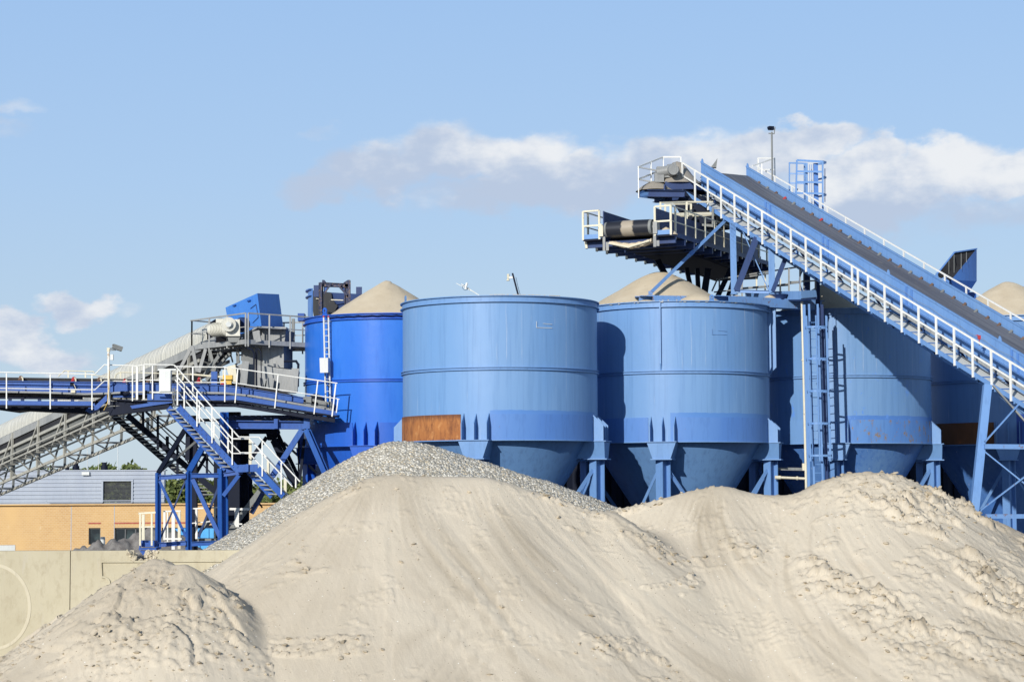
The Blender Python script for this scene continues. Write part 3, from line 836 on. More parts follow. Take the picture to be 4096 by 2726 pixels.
# near railing, posts flat white bars reaching below the floor
top = [cv(-.02, 0, 0), cv(LEN, 0, 0)]; mid = [cv(.0, 0, -.50), cv(LEN, 0, -.50)]
posts = [(cv(i*SP, -.03, -1.20), cv(i*SP, -.03, 0)) for i in range(int(LEN/SP))]
posts.append((cv(12*SP+.33, -.03, -1.2), cv(12*SP+.33, -.03, 0)))
rail = c1.part('near_railing', MB().pathbar(top, .045, .055).pathbar(mid, .035, .05), 'white')
for a, b in posts: c1.part('post', MB().bar(a, b, .035, .078, hd), 'white', parent=rail)
# far railing
FR = 4.0
m = MB(); flat(m, 1.2, LEN, W2+.1, FR, -1.12, .04); c1.part('far_walkway_floor', m, 'light')
rail = c1.part('far_railing', MB().pathbar([cv(-.6, FR, .0), cv(LEN, FR, .0)], .04, .05).pathbar([cv(-.6, FR, -.5), cv(LEN, FR, -.5)], .03, .04), 'white')
for i in range(int(LEN/1.15)):
    s = -.5+i*1.15; c1.part('post', MB().bar(cv(s, FR, -1.15), cv(s, FR, 0), .035, .06, hd), 'white', parent=rail)
# trusses under the belt
m = MB()
for v in (W1, W2): slab(m, 2.0, LEN, v, -1.55, -1.68, .08)
c1.part('lower_chord', m, 'light')
for v in (W1+.02, W2+.02):
    m = MB(); s = 2.0
    while s < LEN-2:
        m.bar(cv(s, v, -.9), cv(s+1.12, v, -1.62), .06, .06, ac); m.bar(cv(s+1.08, v, -1.62), cv(s+2.22, v, -.9), .06, .06, ac); s += 2.2
    c1.part('truss_web', m, 'navy')
# head platform on the outer left, level floor
hp = [P(2553, 668, 75.0), P(2653, 628, 76.9), P(2723, 628, 76.2)]
drop = 1.03
def dz(p, z): return p + UP*z
plat = [dz(hp[0], -1.05), dz(hp[1], -1.05), dz(hp[2], -1.05)]
m = MB(); back = [p + V3(1.6, .9, 0) for p in plat]
m.prism([plat[0], plat[1], plat[2], plat[2]+V3(1.8, 1.4, 0), plat[0] + V3(2.5, 2.2, 0)], UP*-.10)
m.bar(plat[0], plat[1], .05, .14); m.bar(plat[1], plat[2], .05, .2)
pf = c1.part('head_platform', m, 'light')
m = MB(); m.pathbar(hp, .045, .06); m.pathbar([dz(p, -.47) for p in hp], .04, .06)
pr = c1.part('head_railing', m, 'white')
for p in (hp[0], lerp(hp[0], hp[1], .5), hp[1], hp[2]): c1.part('post', MB().bar(p, dz(p, -1.2), .04, .085, (0, 1, 0)), 'white', parent=pr)
b0 = hp[0] + V3(.85, 1.0, 0); b1 = b0 + V3(1.0, .6, 0)
m = MB().pathbar([hp[0], b0, b1], .045, .05).pathbar([dz(hp[0], -.47), dz(b0, -.47)], .04, .05)
c1.part('head_railing', m, 'white')
# beams under the platform
m = MB()
q0, q1 = S_(195, 650, 75.3), S_(740, 655, 74.6)
m.ibeam(q0, q1, .25, .26, .02); m.ibeam(S_(290, 735, 76.2), S_(880, 735, 75.2), .25, .26, .02)
m.prism([S_(430, 510, 75.0), S_(450, 510, 75.0), S_(445, 680, 75.0), S_(425, 680, 75.0)], V3(.2, 1.2, 0))
m.prism([S_(450, 470, 75.4), S_(750, 430, 75.4), S_(870, 520, 75.4), S_(870, 580, 75.4), S_(450, 590, 75.4)], V3(1.2, 1.4, 0))
c1.part('platform_beam', m, 'navy')
# drive unit on the head platform, half buried in spilt sand
mo = MB(); a, b = S_(330, 340, 75.6), S_(600, 290, 75.5)
mo.tube(a, lerp(a, b, .6), .20, 20); mo.tube(lerp(a, b, .6), b, .24, 20); mo.tube(b, b+(b-a).normalized()*.06, .27, 20)
mo.box(S_(420, 340, 75.7), .5, .45, .42); mo.tube(S_(560, 290, 75.2), S_(575, 290, 74.9), .2, 16)
mo.box(S_(360, 420, 75.6), .35, .35, .35)
c1.part('drive_motor', mo, 'grey')
sp = MB().lathe(S_(630, 470, 76.2), [(.95, -.15), (.8, .0), (.6, .22), (.38, .52), (.18, .72), (0, .78)], 20)
sp.lathe(S_(300, 560, 75.8), [(.75, -.15), (.5, .05), (.25, .20), (0, .26)], 16)
single('spilt_sand', sp, 'dheap', 'grey sand spilt around the drive motor on the top conveyor platform', 'sand heap', S_(600, 480, 76.2))
c1.part('scraper_blade', MB().prism([S_(1130, 260, 76.0), S_(1215, 260, 76.0), S_(1232, 120, 76.0), S_(1200, 170, 76.0)], V3(.02, .25, 0)), 'dgrey', ang=15)
# discharge chute under the head
m = MB()
def pbox(poly, D, ext): return MB().prism([q for q in poly], ext)
m.prism([S_(560, 765, 74.6), S_(1140, 860, 74.6), S_(1240, 940, 74.6), S_(1225, 1110, 74.6), S_(1060, 1130, 74.6), S_(700, 1000, 74.6)], V3(.7, 1.5, 0))
m.prism([S_(740, 590, 75.4), S_(1000, 700, 74.8), S_(1150, 880, 74.6), S_(600, 800, 74.8)], V3(.9, 1.6, 0))
c1.part('discharge_chute', m, 'dark')
# small far platform with lamp mast
fp = [P(3032, 633, 78.5), P(3098, 633, 77.6)]
m = MB().pathbar([fp[0], fp[1]], .045, .05).pathbar([fp[0]-UP*.45, fp[1]-UP*.45], .04, .05).pathbar([fp[1], P(3010, 664, 76.6)], .04, .05)
pr = c1.part('service_railing', m, 'white')
for p in (fp[0], fp[1], P(3046, 655, 77)): c1.part('post', MB().bar(p, p-UP*1.1, .05, .08, (0, 1, 0)), 'white', parent=pr)
m = MB(); m.prism([fp[0]-UP*1.1, fp[1]-UP*1.1, fp[1]-UP*1.1+V3(-.6, -1, 0), fp[0]-UP*1.1+V3(-.6, -1, 0)], UP*-.06)
c1.part('service_platform', m, 'light')
# safety pull-cord and red switches
pc = MB(); pts = []
for i in range(19):
    s = .5+i*1.35; pts.append(cv(s, W1-.12, HB-.22)); pts.append(cv(s+.68, W1-.12, HB-.28))
pc.path(pts, .006, 4)
c1.part('pull_cord', pc, 'dgrey')
for (x, y) in ((3918, 1350), (3890, 1362)):
    pass
sw = I_(1838, 668, 62.6)
c1.part('emergency_switch', MB().box(sw, .09, .08, .12).tube(sw - UP*.25, sw - UP*.05, .015, 6).prism([sw+V3(-.14, -.03, .06), sw+V3(-.03, -.03, .08), sw+V3(-.03, -.03, .04)], V3(0, .03, 0)), 'red', label='red emergency switch box')
# trestles standing on the hoppers
tb = Thing('support_trestle', 'pale blue steel trestle carrying the long conveyor above the sand heaped hoppers', 'trestle', N_(690, 1160, 72.4))
def NP(x, y, D): return N_(x, y, D)
tb.part('leg', MB().ibeam(NP(695, 1095, 72.3), NP(675, 40, 72.3), .2, .22, .02, (0, 1, 0)).bar(NP(695, 1095, 72.2), NP(675, 40, 72.2), .22, .02, (0, 1, 0)), 'light')
tb.part('leg', MB().ibeam(NP(1262, 1080, 71.6), NP(1250, 340, 71.6), .2, .2, .02).bar(NP(1262, 1080, 71.4), NP(1250, 340, 71.4), .22, .02, (0, 1, 0)), 'light')
tb.part('brace', MB().ibeam(NP(730, 1050, 72.0), NP(1030, 260, 71.8), .21, .2, .02, (0, 1, 0)), 'navy')
tb.part('brace', MB().ibeam(NP(1270, 1060, 71.4), NP(1475, 540, 71.2), .15, .2, .02, (0, 1, 0)), 'navy')
tb.part('brace', MB().bar(NP(1215, 1050, 71.6), NP(790, 90, 72.6), .03, .07, (0, 1, 0)), 'light')
tb.part('tie_beam', MB().ibeam(NP(730, 1060, 72.0), NP(1230, 1075, 71.6), .12, .11, .012), 'light')
tb.part('base_plate', MB().box(NP(695, 1105, 72.3), .26, .3, .03).tube(NP(697, 1110, 72.3), NP(697, 1160, 72.3), .05, 10), 'light')
tb.part('base_plate', MB().box(NP(1290, 1105, 71.6), .3, .3, .03), 'light')
# long diagonal stay from the hopper edge up to the conveyor
a, b = E_ = (P(2602, 1171, 69.6), P(2905, 878, 73.6))
st_ = Thing('stay_bar', 'long blue diagonal stay rising in front of the short conveyor', 'steel stay', a)
st_.part('bar', MB().bar(a, b, .115, .12, (0, 1, 0)), 'light')
st_.part('foot', MB().box(a - UP*.0, .14, .12, .12).box(a + V3(.0, 0, -.10), .26, .2, .03), 'lightr')
st_.part('collar', MB().bar(lerp(a, b, .50), lerp(a, b, .54), .15, .15, (0, 1, 0)), 'mid')
# roof beams over hoppers 3 and 4
rb_ = Thing('roof_beam', 'long rusty blue beam lying across the tops of two hoppers', 'steel beam', H_(575, 330, 69.4))
a, b, c_ = H_(575, 330, 69.5), H_(1700, 362, 71.6), H_(2150, 385, 72.6)
a2, b2 = H_(690, 330, 69.6), H_(980, 335, 69.9)
rb_.part('beam', MB().ibeam(a, b2, .5, .24, .025).bar(a2 - V3(0, .25, 0), b2 - V3(0, .25, 0), .02, .24), 'lightr')
rb_.part('beam', MB().ibeam(H_(1230, 340, 70.2), H_(2200, 385, 72.4), .5, .34, .025).bar(H_(1370, 345, 70.3)-V3(0, .25, 0), H_(2200, 385, 72.4)-V3(0, .25, 0), .02, .34), 'lightr')
rb_.part('cross_beam', MB().ibeam(H_(575, 330, 69.5), H_(575, 330, 69.5)+V3(.3, 5, 0), .3, .24, .02).ibeam(H_(1700, 355, 71.4), H_(1700, 355, 71.4)+V3(.2, 4, 0), .3, .24, .02), 'lightr')
m = MB()
for (x, y, D, r, h) in ((1100, 360, 69.9, .9, .34), (1450, 325, 71.6, .32, .14), (1745, 328, 71.4, .32, .16), (640, 352, 69.4, .4, .08)):
    m.lathe(H_(x, y, D), [(r, -.1), (r*.75, h*.3), (r*.4, h*.75), (0, h)], 18)
single('spilt_sand', m, 'heap', 'small sand mounds spilt along the rusty beam on the hopper tops', 'sand heap', H_(1100, 352, 69.6))

# ================================================================= short conveyor with the black drum
O2 = P(2517, 913, 70.3); u2 = V3(.43, .903, 0).normalized(); v2 = V3(u2.y, -u2.x, 0)
def c2(u, v, z): return O2 + u2*u + v2*v + UP*z
L2 = 11.5
k2 = Thing('belt_conveyor', 'short level conveyor with a black drum discharging onto the middle hopper', 'conveyor', O2 - UP*.5)
drm = MB(); n = 40; drm.uv = []
for i in range(13):
    t = i/12; v = -.80+1.6*t
    for j in range(n):
        a = 2*math.pi*j/n; r = .285 - .012*abs(2*t-1)**2; drm.v.append(c2(r*math.cos(a), v, r*math.sin(a))); drm.uv.append((t, j/n))
for i in range(12):
    for j in range(n): k = (j+1) % n; drm.f.append((i*n+j, i*n+k, (i+1)*n+k, (i+1)*n+j))
k2.part('belt', drm, 'drum')
k2.part('drum', MB().tube(c2(0, -.88, 0), c2(0, .90, 0), .265, 32).tube(c2(0, -1.02, 0), c2(0, 1.05, 0), .07, 12), 'dgrey')
k2.part('bearing', MB().box(c2(.0, -1.03, -.05), .16, .3, .38, R(-25)).tube(c2(-.05, -1.05, .2), c2(-.1, -1.1, .05), .06, 10), 'cream')
k2.part('bearing', MB().box(c2(.0, 1.02, -.05), .16, .26, .42, R(-25)), 'grey')
m = MB().hexa([c2(.0, -.78, .27), c2(.0, .78, .27), c2(L2, .78, .30), c2(L2, -.78, .30), c2(.0, -.78, .25), c2(.0, .78, .25), c2(L2, .78, .28), c2(L2, -.78, .28)])
m.hexa([c2(.0, -.78, -.27), c2(.0, .78, -.27), c2(L2, .78, -.22), c2(L2, -.78, -.22), c2(.0, -.78, -.29), c2(.0, .78, -.29), c2(L2, .78, -.24), c2(L2, -.78, -.24)])
k2.part('belt_run', m, 'black')
for v in (-.97, 1.0):
    m = MB().prism([c2(-.05, v, .66), c2(-.05, v, .12), c2(L2, v, .0), c2(L2, v, .62)], v2*.02)
    m.bar(c2(-.04, v+.01, -.35), c2(-.04, v+.01, .67), .05, .04, v2)
    k2.part('side_board', m, 'navy')  # navy puts the dimness of the grazed sides into the paint
    m = MB().prism([c2(.0, v, .10), c2(0, v, -.38), c2(L2, v, -.38), c2(L2, v, .10)], v2*.05)
    k2.part('side_frame', m, 'navy')
# walkways either side, beams stepping along the underside
for v0, v1 in ((-1.75, -1.05), (1.05, 1.62)):
    m = MB().hexa([c2(-.05, v0, -.30), c2(-.05, v1, -.30), c2(L2, v1, -.30), c2(L2, v0, -.30), c2(-.05, v0, -.36), c2(-.05, v1, -.36), c2(L2, v1, -.36), c2(L2, v0, -.36)])
    k2.part('walkway_floor', m, 'dark')
    k2.part('toe_plate', MB().bar(c2(-.05, v0, -.22), c2(-.05, v1, -.22), .03, .16), 'light')
    vo = v0 if v0 < 0 else v1
    k2.part('toe_plate', MB().bar(c2(-.05, vo, -.28), c2(L2, vo, -.28), .03, .16), 'navy')  # pale at the front, navy here: side shade put into the colour
for i in range(12):
    u = .25 + i*.95
    k2.part('cross_beam', MB().prism([c2(u, -1.76, -.37), c2(u, 1.64, -.37), c2(u, 1.64, -.58), c2(u, -1.76, -.58)], u2*.10)
            .prism([c2(u-.03, -1.80, -.33), c2(u+.16, -1.80, -.33), c2(u+.10, -1.80, -.60), c2(u-.03, -1.80, -.60)], v2*.04), 'navy')
    k2.part('beam_end', MB().bar(c2(u-.04, -1.78, -.32), c2(u-.04, -1.74, -.59), .09, .012, u2), 'cream')
k2.part('belly_plate', MB().hexa([c2(.4, -1.0, -.42), c2(.4, 1.0, -.42), c2(L2, 1.0, -.42), c2(L2, -1.0, -.42), c2(.4, -.9, -.50), c2(.4, .9, -.50), c2(L2, .9, -.8), c2(L2, -.9, -.8)]), 'dark')
# scraper and the crust of sand hanging below the drum
m = MB(); n = 24; crs = []
for i in range(n+1):
    t = i/n; v = -.75+1.6*t; z0 = -.42 - .12*math.sin(math.pi*t) + random.uniform(-.02, .02); z1 = z0 - .10 - .05*math.sin(math.pi*t)
    crs.append((v, z0, z1))
for (v, z0, z1), (w_, y0_, y1_) in zip(crs[:-1], crs[1:]):
    m.hexa([c2(-.05, v, z0), c2(-.05, w_, y0_), c2(-.05, w_, y1_), c2(-.05, v, z1), c2(.25, v, z0+.04), c2(.25, w_, y0_+.04), c2(.25, w_, y1_), c2(.25, v, z1)])
k2.part('sand_crust', m, 'heap')
k2.part('scraper_bar', MB().path([c2(-.1, -.75, -.50), c2(-.1, 0, -.68), c2(-.1, .8, -.50)], .03), 'cream')
k2.part('hanger', MB().bar(c2(-.06, -.95, -.25), c2(-.06, -.95, -.75), .09, .04).bar(c2(-.06, .98, -.15), c2(-.06, .98, -.72), .10, .04).box(c2(-.06, -.82, -.6), .1, .05, .3).box(c2(-.06, 1.1, -.6), .1, .05, .2), 'grey')
# railings
def rail2(v_in, v_out, side):
    z = .70
    e = [c2(-.07, v_in, z), c2(-.07, v_out, z)]; em = [c2(-.07, v_in, z-.53), c2(-.07, v_out, z-.53)]
    r_ = k2.part('end_railing', MB().pathbar(e, .045, .055).pathbar(em, .04, .06).bar(e[0], em[0], .03, .06).bar(e[1], em[1], .03, .06), 'cream')
    for v in (v_in, v_out): k2.part('post', MB().bar(c2(-.07, v, -.33), c2(-.07, v, z), .03, .075, v2), 'cream', parent=r_)
    s_ = k2.part('side_railing', MB().pathbar([c2(-.07, v_out, z), c2(L2 if side > 0 else 2.2, v_out, z)], .04, .04).pathbar([c2(-.07, v_out, z-.53), c2(L2 if side > 0 else 2.2, v_out, z-.53)], .035, .035), 'cream')
    for i in range(11 if side > 0 else 2):
        u = .38+i*1.02; k2.part('post', MB().bar(c2(u, v_out, -.42), c2(u, v_out, z), .05, .085, u2), 'cream', parent=s_)
rail2(1.0, 1.60, 1); rail2(-1.12, -1.75, -1)
# spilt sand lying on the walkway
m = MB().lathe(c2(.25, 1.3, -.30), [(.30, 0), (.24, .12), (.12, .24), (0, .30)], 12).lathe(c2(.2, 1.55, -.30), [(.2, 0), (.1, .12), (0, .16)], 10).lathe(c2(.25, -1.25, -.30), [(.25, 0), (.12, .12), (0, .16)], 10)
single('spilt_sand', m, 'heap', 'sand lying in the white railed corners of the short conveyor', 'sand heap', c2(.2, 0, -.3))
# service frame with pale railings above the tail, by the chute
m = MB(); z = 0
sf = Thing('service_gantry', 'cream railed service gantry between the two conveyors', 'platform', S_(375, 900, 72.6))
T_ = [S_(375, 787, 72.6), S_(760, 775, 73.6), S_(1160, 775, 74.0)]
r_ = sf.part('railing', MB().pathbar(T_, .05, .06).pathbar([S_(440, 812, 73.8), S_(840, 805, 74.4)], .045, .05).pathbar([S_(560, 960, 73.2), S_(1230, 945, 74.0)], .07, .10).pathbar([S_(560, 985, 73.6), S_(1200, 975, 74.2)], .06, .06), 'cream')
for x, y0, y1, D in ((378, 785, 905, 72.6), (450, 815, 935, 73.6), (770, 775, 1040, 73.4), (835, 805, 990, 74.2), (1160, 870, 1110, 73.8), (1225, 930, 1110, 74.4)):
    sf.part('post', MB().bar(S_(x, y0, D), S_(x, y1, D), .07, .07, (0, 1, 0)), 'cream' if x < 900 else 'dgrey', parent=r_)
m = MB().prism([S_(1000, 1100, 74.0), S_(1200, 1110, 74.0), S_(1250, 1160, 74.0), S_(1000, 1130, 74.0)], V3(.3, .9, 0))
sf.part('tray', m, 'dgrey')
# legs of the short conveyor, standing on the hopper beams
for (x0, y0, D0, x1, y1, D1, w_) in ((745, 1225, 74.2, 850, 1340, 73.4, .20), (1000, 1290, 75.2, 1040, 1400, 74.8, .15), (1095, 1290, 75.4, 1105, 1430, 75.2, .16), (1190, 1290, 75.2, 1155, 1460, 75.0, .24), (1390, 1300, 76.0, 1250, 1520, 75.0, .18), (1450, 1290, 76.5, 1350, 1530, 75.5, .16)):
    k2.part('leg', MB().bar(F_(x0, y0, D0), F_(x1, y1, D1)-UP*.3, w_, .25, (0, 1, 0)), 'dark')

# ================================================================= caged ladder, pipe and small platform
ld = Thing('caged_ladder', 'tall pale blue ladder with round safety cage in front of the rightmost hoppers', 'ladder', K_(390, 930, 70.6))
DL = 70.6
zb = K_(390, 1000, DL).z; zt_ = I_(390, 370, DL).z
x0 = I_(335, 1100, DL).x; x1 = I_(412, 1100, DL).x; LX = (x0+x1)/2; hw = (x1-x0)/2
lean = -.012
def lp(x, y, z): return V3(x + lean*(z-9) , DL + y, z)
ld.part('stile', MB().bar(lp(LX-hw, 0, zb), lp(LX-hw, 0, zt_), .07, .05, (0, 1, 0)), 'light')
ld.part('stile', MB().bar(lp(LX+hw, 0, zb), lp(LX+hw, 0, zt_), .07, .05, (0, 1, 0)), 'light')
z = zb+.2
while z < zt_-.4: ld.part('rung', MB().tube(lp(LX-hw, 0, z), lp(LX+hw, 0, z), .014, 6), 'light'); z += .295
cg = MB(); CR = .40
hoops = [I_(390, y, DL).z for y in (585, 868, 1155, 1442, 1728)]
for hz in hoops:
    pts = []
    for i in range(15):
        a = math.pi*(-.5 - .12) + (math.pi*1.24)*i/14
        pts.append(lp(LX+.05 + CR*math.sin(a)*1.0, -.30 - CR*math.cos(a)*.75, hz))
    hm_ = MB().pathbar(pts, .012, .07)
    hm_.bar(lp(LX-hw, 0, hz), pts[0], .012, .07).bar(lp(LX+hw, 0, hz), pts[-1], .012, .07)
    ld.part('cage_hoop', hm_, 'light')
for k, aa in enumerate((-.62, -.36, -.05, .28, .60)):
    a = math.pi*aa
    p_ = (LX+.05 + CR*math.sin(a), -.30 - CR*math.cos(a)*.75)
    ld.part('cage_strap', MB().bar(lp(p_[0], p_[1], hoops[-1]-.2), lp(p_[0], p_[1], hoops[0]+.4), .05, .012, (0, 1, 0)), 'light')
for xx in (-.30, .34):
    ld.part('support_post', MB().bar(lp(LX+xx, .25, 0), lp(LX+xx, .25, zt_), .10, .10, (0, 1, 0)), 'navy' if xx > 0 else 'light')
pp = Thing('drain_pipe', 'thin cream pipe standing left of the caged ladder with a short side branch', 'pipe', K_(288, 1010, 70.9))
pp.part('riser', MB().tube(K_(289, 1015, 70.9), I_(250, 350, 70.9), .045, 10), 'cream')
pp.part('branch', MB().tube(K_(285, 925, 70.9), K_(60, 915, 70.9), .045, 10).tube(K_(60, 915, 70.9), K_(8, 914, 70.9), .065, 10).tube(K_(200, 921, 70.9), K_(214, 921, 70.9), .07, 10), 'cream')
pp.part('clamp', MB().box(I_(262, 872, 70.9), .12, .1, .05).box(K_(280, 820, 70.95), .22, .1, .25), 'cream')
single('steel_rail', MB().bar(K_(0, 836, 71.5), K_(310, 842, 71.5), .1, .10), 'dgrey', 'thin horizontal steel rail between the hopper legs left of the ladder', 'steel rail', K_(0, 836, 71.5))
# platform
pt = Thing('access_platform', 'small blue access platform with grey railings at the head of the caged ladder', 'platform', N_(1500, 1180, 71.3))
f0, f1, f2, f3 = N_(870, 1170, 74.2), N_(1690, 1180, 70.6), N_(1920, 1160, 71.0), N_(1420, 1120, 74.6)
pt.part('floor', MB().prism([f0, f1, f2, f3], UP*-.06), 'navy')
pt.part('edge_beam', MB().bar(f0+UP*.10, f1+UP*.14, .05, .30).bar(f1+UP*.16, f2+UP*.16, .05, .26), 'light')
top = [N_(365, 1060, 75.6), N_(445, 885, 75.4), N_(1680, 695, 71.0), N_(1690, 690, 70.9)]
tp2 = [N_(1510, 925, 71.6), N_(1980, 900, 71.2)]
r_ = pt.part('railing', MB().path(top, .03).path([N_(400, 1075, 75.5), N_(1690, 930, 71.0)], .028).path(tp2, .03).path([N_(820, 1020, 73.8), N_(1500, 965, 71.8)], .045).path([N_(830, 860, 74), N_(1250, 790, 72.6)], .03), 'grey')
for (x, y0, y1, D) in ((475, 880, 1160, 75.3), (1030, 840, 1130, 73.6), (1160, 780, 1180, 73.1), (1515, 720, 1195, 71.4), (1680, 695, 1110, 71.0), (815, 900, 1150, 74.2), (1385, 880, 1080, 72), (1910, 800, 1180, 71.2), (1740, 760, 1060, 72.0)):
    pt.part('post', MB().bar(N_(x, y0, D), N_(x, y1, D), .055, .055, (0, 1, 0)), 'cream' if x in (1030, 1160, 1385) else 'grey', parent=r_)
pt.part('column', MB().bar(N_(1785, 760, 72.0), N_(1785, 1080, 72.0), .2, .2, (0, 1, 0)), 'navy')
pt.part('hoop', MB().path([N_(1710, 760, 71), N_(1680, 830, 71), N_(1672, 930, 71), N_(1690, 1000, 71), N_(1715, 1060, 71)], .03), 'navy')
pt.part('column', MB().bar(N_(1945, 830, 71.6), N_(1945, 1560, 71.6), .14, .14, (0, 1, 0)), 'navy')
pt.part('bucket', MB().lathe(N_(1370, 1120, 71.4), [(.14, -.26), (.30, .02), (.32, .02), (.30, -.0), (.12, -.24)], 20), 'navy')
# lamp mast and blue cage behind the conveyor
lm = Thing('lamp_mast', 'thin dark mast with a floodlight above the top of the long conveyor', 'lamp', P(3089, 715, 77.2))
lm.part('mast', MB().tube(P(3090, 760, 77.2), P(3087, 528, 77.2), .035, 8), 'dgrey')
q = P(3084, 513, 77.2)
lm.part('lamp_housing', MB().box(q, .20, .16, .14, .3).box(q + V3(-.08, -.05, .02), .07, .2, .08, .3), 'dark')
lm.part('bracket', MB().path([q + V3(-.1, 0, -.2), q + V3(.12, 0, -.22), q + V3(.16, 0, .05)], .02), 'dgrey')
cg = Thing('ladder_cage', 'blue ladder cage rising behind the far railing of the long conveyor', 'ladder', P(3230, 800, 75.5))
def GP(x, y, D): return G_(x, y, D)
m1 = [(138, 335, 138, 575, 77.2, .05), (205, 315, 196, 600, 75.8, .06), (275, 340, 275, 640, 77.0, .07), (290, 340, 292, 655, 76.6, .09), (372, 345, 380, 700, 75.6, .16), (436, 325, 438, 750, 75.2, .06), (456, 390, 456, 630, 75.6, .03), (320, 355, 322, 640, 76.4, .025), (338, 355, 340, 680, 76.2, .025)]
for x, y0, xb, y1, D, w_ in m1: cg.part('upright', MB().bar(GP(x, y0, D), GP(xb, y1+60, D), w_, w_, (0, 1, 0)), 'mid' if w_ > .1 else 'light')
cg.part('hoop', MB().pathbar([GP(205, 316, 75.8), GP(435, 328, 75.2), GP(468, 335, 75.5), GP(440, 345, 76.2), GP(375, 352, 76.6)], .02, .08), 'light')
cg.part('hoop', MB().pathbar([GP(135, 340, 77.2), GP(290, 345, 76.6)], .02, .06), 'light')
for y in (415, 470, 510, 610, 625):
    if y in (470, 625): cg.part('hoop', MB().pathbar([GP(390, y+18, 76.4), GP(440, y+8, 76), GP(468, y, 75.6), GP(440, y-8, 75.2)], .02, .07), 'light')
    else: cg.part('hoop', MB().pathbar([GP(202, y, 75.8), GP(438, y+4, 75.2)], .02, .07), 'light')
for y in (435, 520, 605): cg.part('hoop', MB().pathbar([GP(140, y, 77.2), GP(280, y+4, 77.0)], .02, .06), 'light')

# ================================================================= tall hood behind the conveyor at right
MT['hoodf'] = paint('far_hood_paint', (.05, .19, .60), (.07, .22, .62), 0, .4)
hd_ = Thing('hopper_hood', 'bright blue angular hood with a dark open mouth behind the long conveyor', 'hood', G_(1700, 1490, 83))
a = [G_(1455, 1340, 82.5), G_(1615, 1140, 82.5), G_(1815, 1108, 83.5), G_(1590, 1385, 82.0), G_(1815, 1400, 83.5), G_(1735, 1520, 83.0), G_(1600, 1440, 82.3)]
bk = V3(1.0, 2.4, 0)
hd_.part('side', MB().prism([a[2], G_(1815, 1398, 83.5), a[3]], V3(.02, .06, 0)), 'hoodf')
hd_.part('lower_body', MB().prism([a[3], G_(1815, 1398, 83.5), a[5], G_(1750, 1640, 83), G_(1700, 1640, 82.8), a[6]], V3(-.1, 1.2, 0)), 'frame')
hd_.part('mouth_shade_sheet', MB().prism([a[0], a[1], a[2], a[3], G_(1500, 1365, 82.3)], V3(.02, .08, 0)+V3(.05, .3, 0)), 'black')  # black sheet painted in for the shade inside the open mouth
hd_.part('rim', MB().pathbar([a[0], a[1], a[2]], .08, .05), 'mid')
hd_.part('lip', MB().prism([G_(1500, 1368, 82.2), G_(1570, 1360, 82.2), G_(1570, 1420, 82.2)], V3(.1, .3, 0)), 'mid')
hd_.part('seam', MB().bar(G_(1567, 1215, 82.4), G_(1567, 1340, 82.4), .02, .02).bar(G_(1613, 1160, 82.4), G_(1613, 1330, 82.4), .02, .02).bar(G_(1677, 1150, 82.6), G_(1677, 1290, 82.4), .02, .02).bar(G_(1724, 1140, 82.8), G_(1724, 1230, 82.6), .02, .02), 'dgrey')
hd_.part('leg', MB().bar(G_(1760, 1500, 84), V3(G_(1760, 1500, 84).x, 84, 0), .4, .4, (0, 1, 0)), 'frame')

# ================================================================= trestle at the right edge
rt = Thing('support_trestle', 'leaning blue trestle leg with rusty cross braces at the right edge', 'trestle', K_(1780, 1190, 60.2))
DT = 60.0
rt.part('leg', MB().bar(K_(1785, 1290, DT), K_(1912, 90, DT+.9), .24, .24, (0, 1, 0)), 'light')
rt.part('leg', MB().bar(K_(2620, 1290, DT), K_(2560, 300, DT+.5), .24, .24, (0, 1, 0)), 'light')
rt.part('beam', MB().bar(K_(1885, 637, DT+.3), K_(2600, 645, DT+.3), .12, .145), 'lightr')
rt.part('beam', MB().bar(K_(1890, 1262, DT+.1), K_(2600, 1262, DT+.1), .12, .13), 'lightr')
rt.part('brace', MB().bar(K_(1890, 595, DT+.2), K_(2195, 255, DT+.6), .04, .10, (0, 1, 0)), 'lightr')
rt.part('brace', MB().bar(K_(1960, 90, DT+.8), K_(2450, 640, DT+.4), .05, .10, (0, 1, 0)), 'dgrey')
rt.part('brace', MB().bar(K_(1840, 1215, DT+.15), K_(2560, 670, DT+.3), .04, .10, (0, 1, 0)), 'lightr')
rt.part('brace', MB().bar(K_(1880, 680, DT+.4), K_(2580, 1240, DT+.2), .04, .11, (0, 1, 0)), 'light')
# ================================================================= far background: building, trees, container
def pxbox(m, crop_, x0, y0, x1, y1, D, dep):
    """upright box seen as a rectangle on the survey sheet; dep metres deep"""
    return m.prism([crop_(x0, y0, D), crop_(x1, y0, D), crop_(x1, y1, D), crop_(x0, y1, D)], V3(0, dep, 0))
DB = 170.0
bl = Thing('office_building', 'ochre brick building with a grey ribbed metal upper storey behind the conveyors', 'building', C_(900, 1345, DB))
zt = C_(900, 938, DB).z; xl = C_(-400, 938, DB).x; xr = C_(3100, 938, DB).x
def wall_with_holes(x0, x1, z0, z1, y, th, holes):
    m = MB(); xs = sorted(holes, key=lambda h: h[0]); cur = x0
    def bx(a, b, c, d):
        if b-a > 1e-4 and d-c > 1e-4: m.box(((a+b)/2, y+th/2, (c+d)/2), b-a, th, d-c)
    for hx0, hx1, hz0, hz1 in xs:
        bx(cur, hx0, z0, z1); bx(hx0, hx1, z0, hz0); bx(hx0, hx1, hz1, z1); cur = hx1
    bx(cur, x1, z0, z1); return m
def wx(x): return C_(x, 1100, DB).x
def wz(y): return C_(1100, y, DB).z
wins = [(wx(795), wx(901), wz(1290), wz(1141)), (wx(1028), wx(1400), wz(1290), wz(1141)), (wx(1450), wx(1660), wz(1290), wz(1141))]
bl.part('brick_wall', wall_with_holes(xl, xr, 0, zt, DB, .35, wins), 'brick')
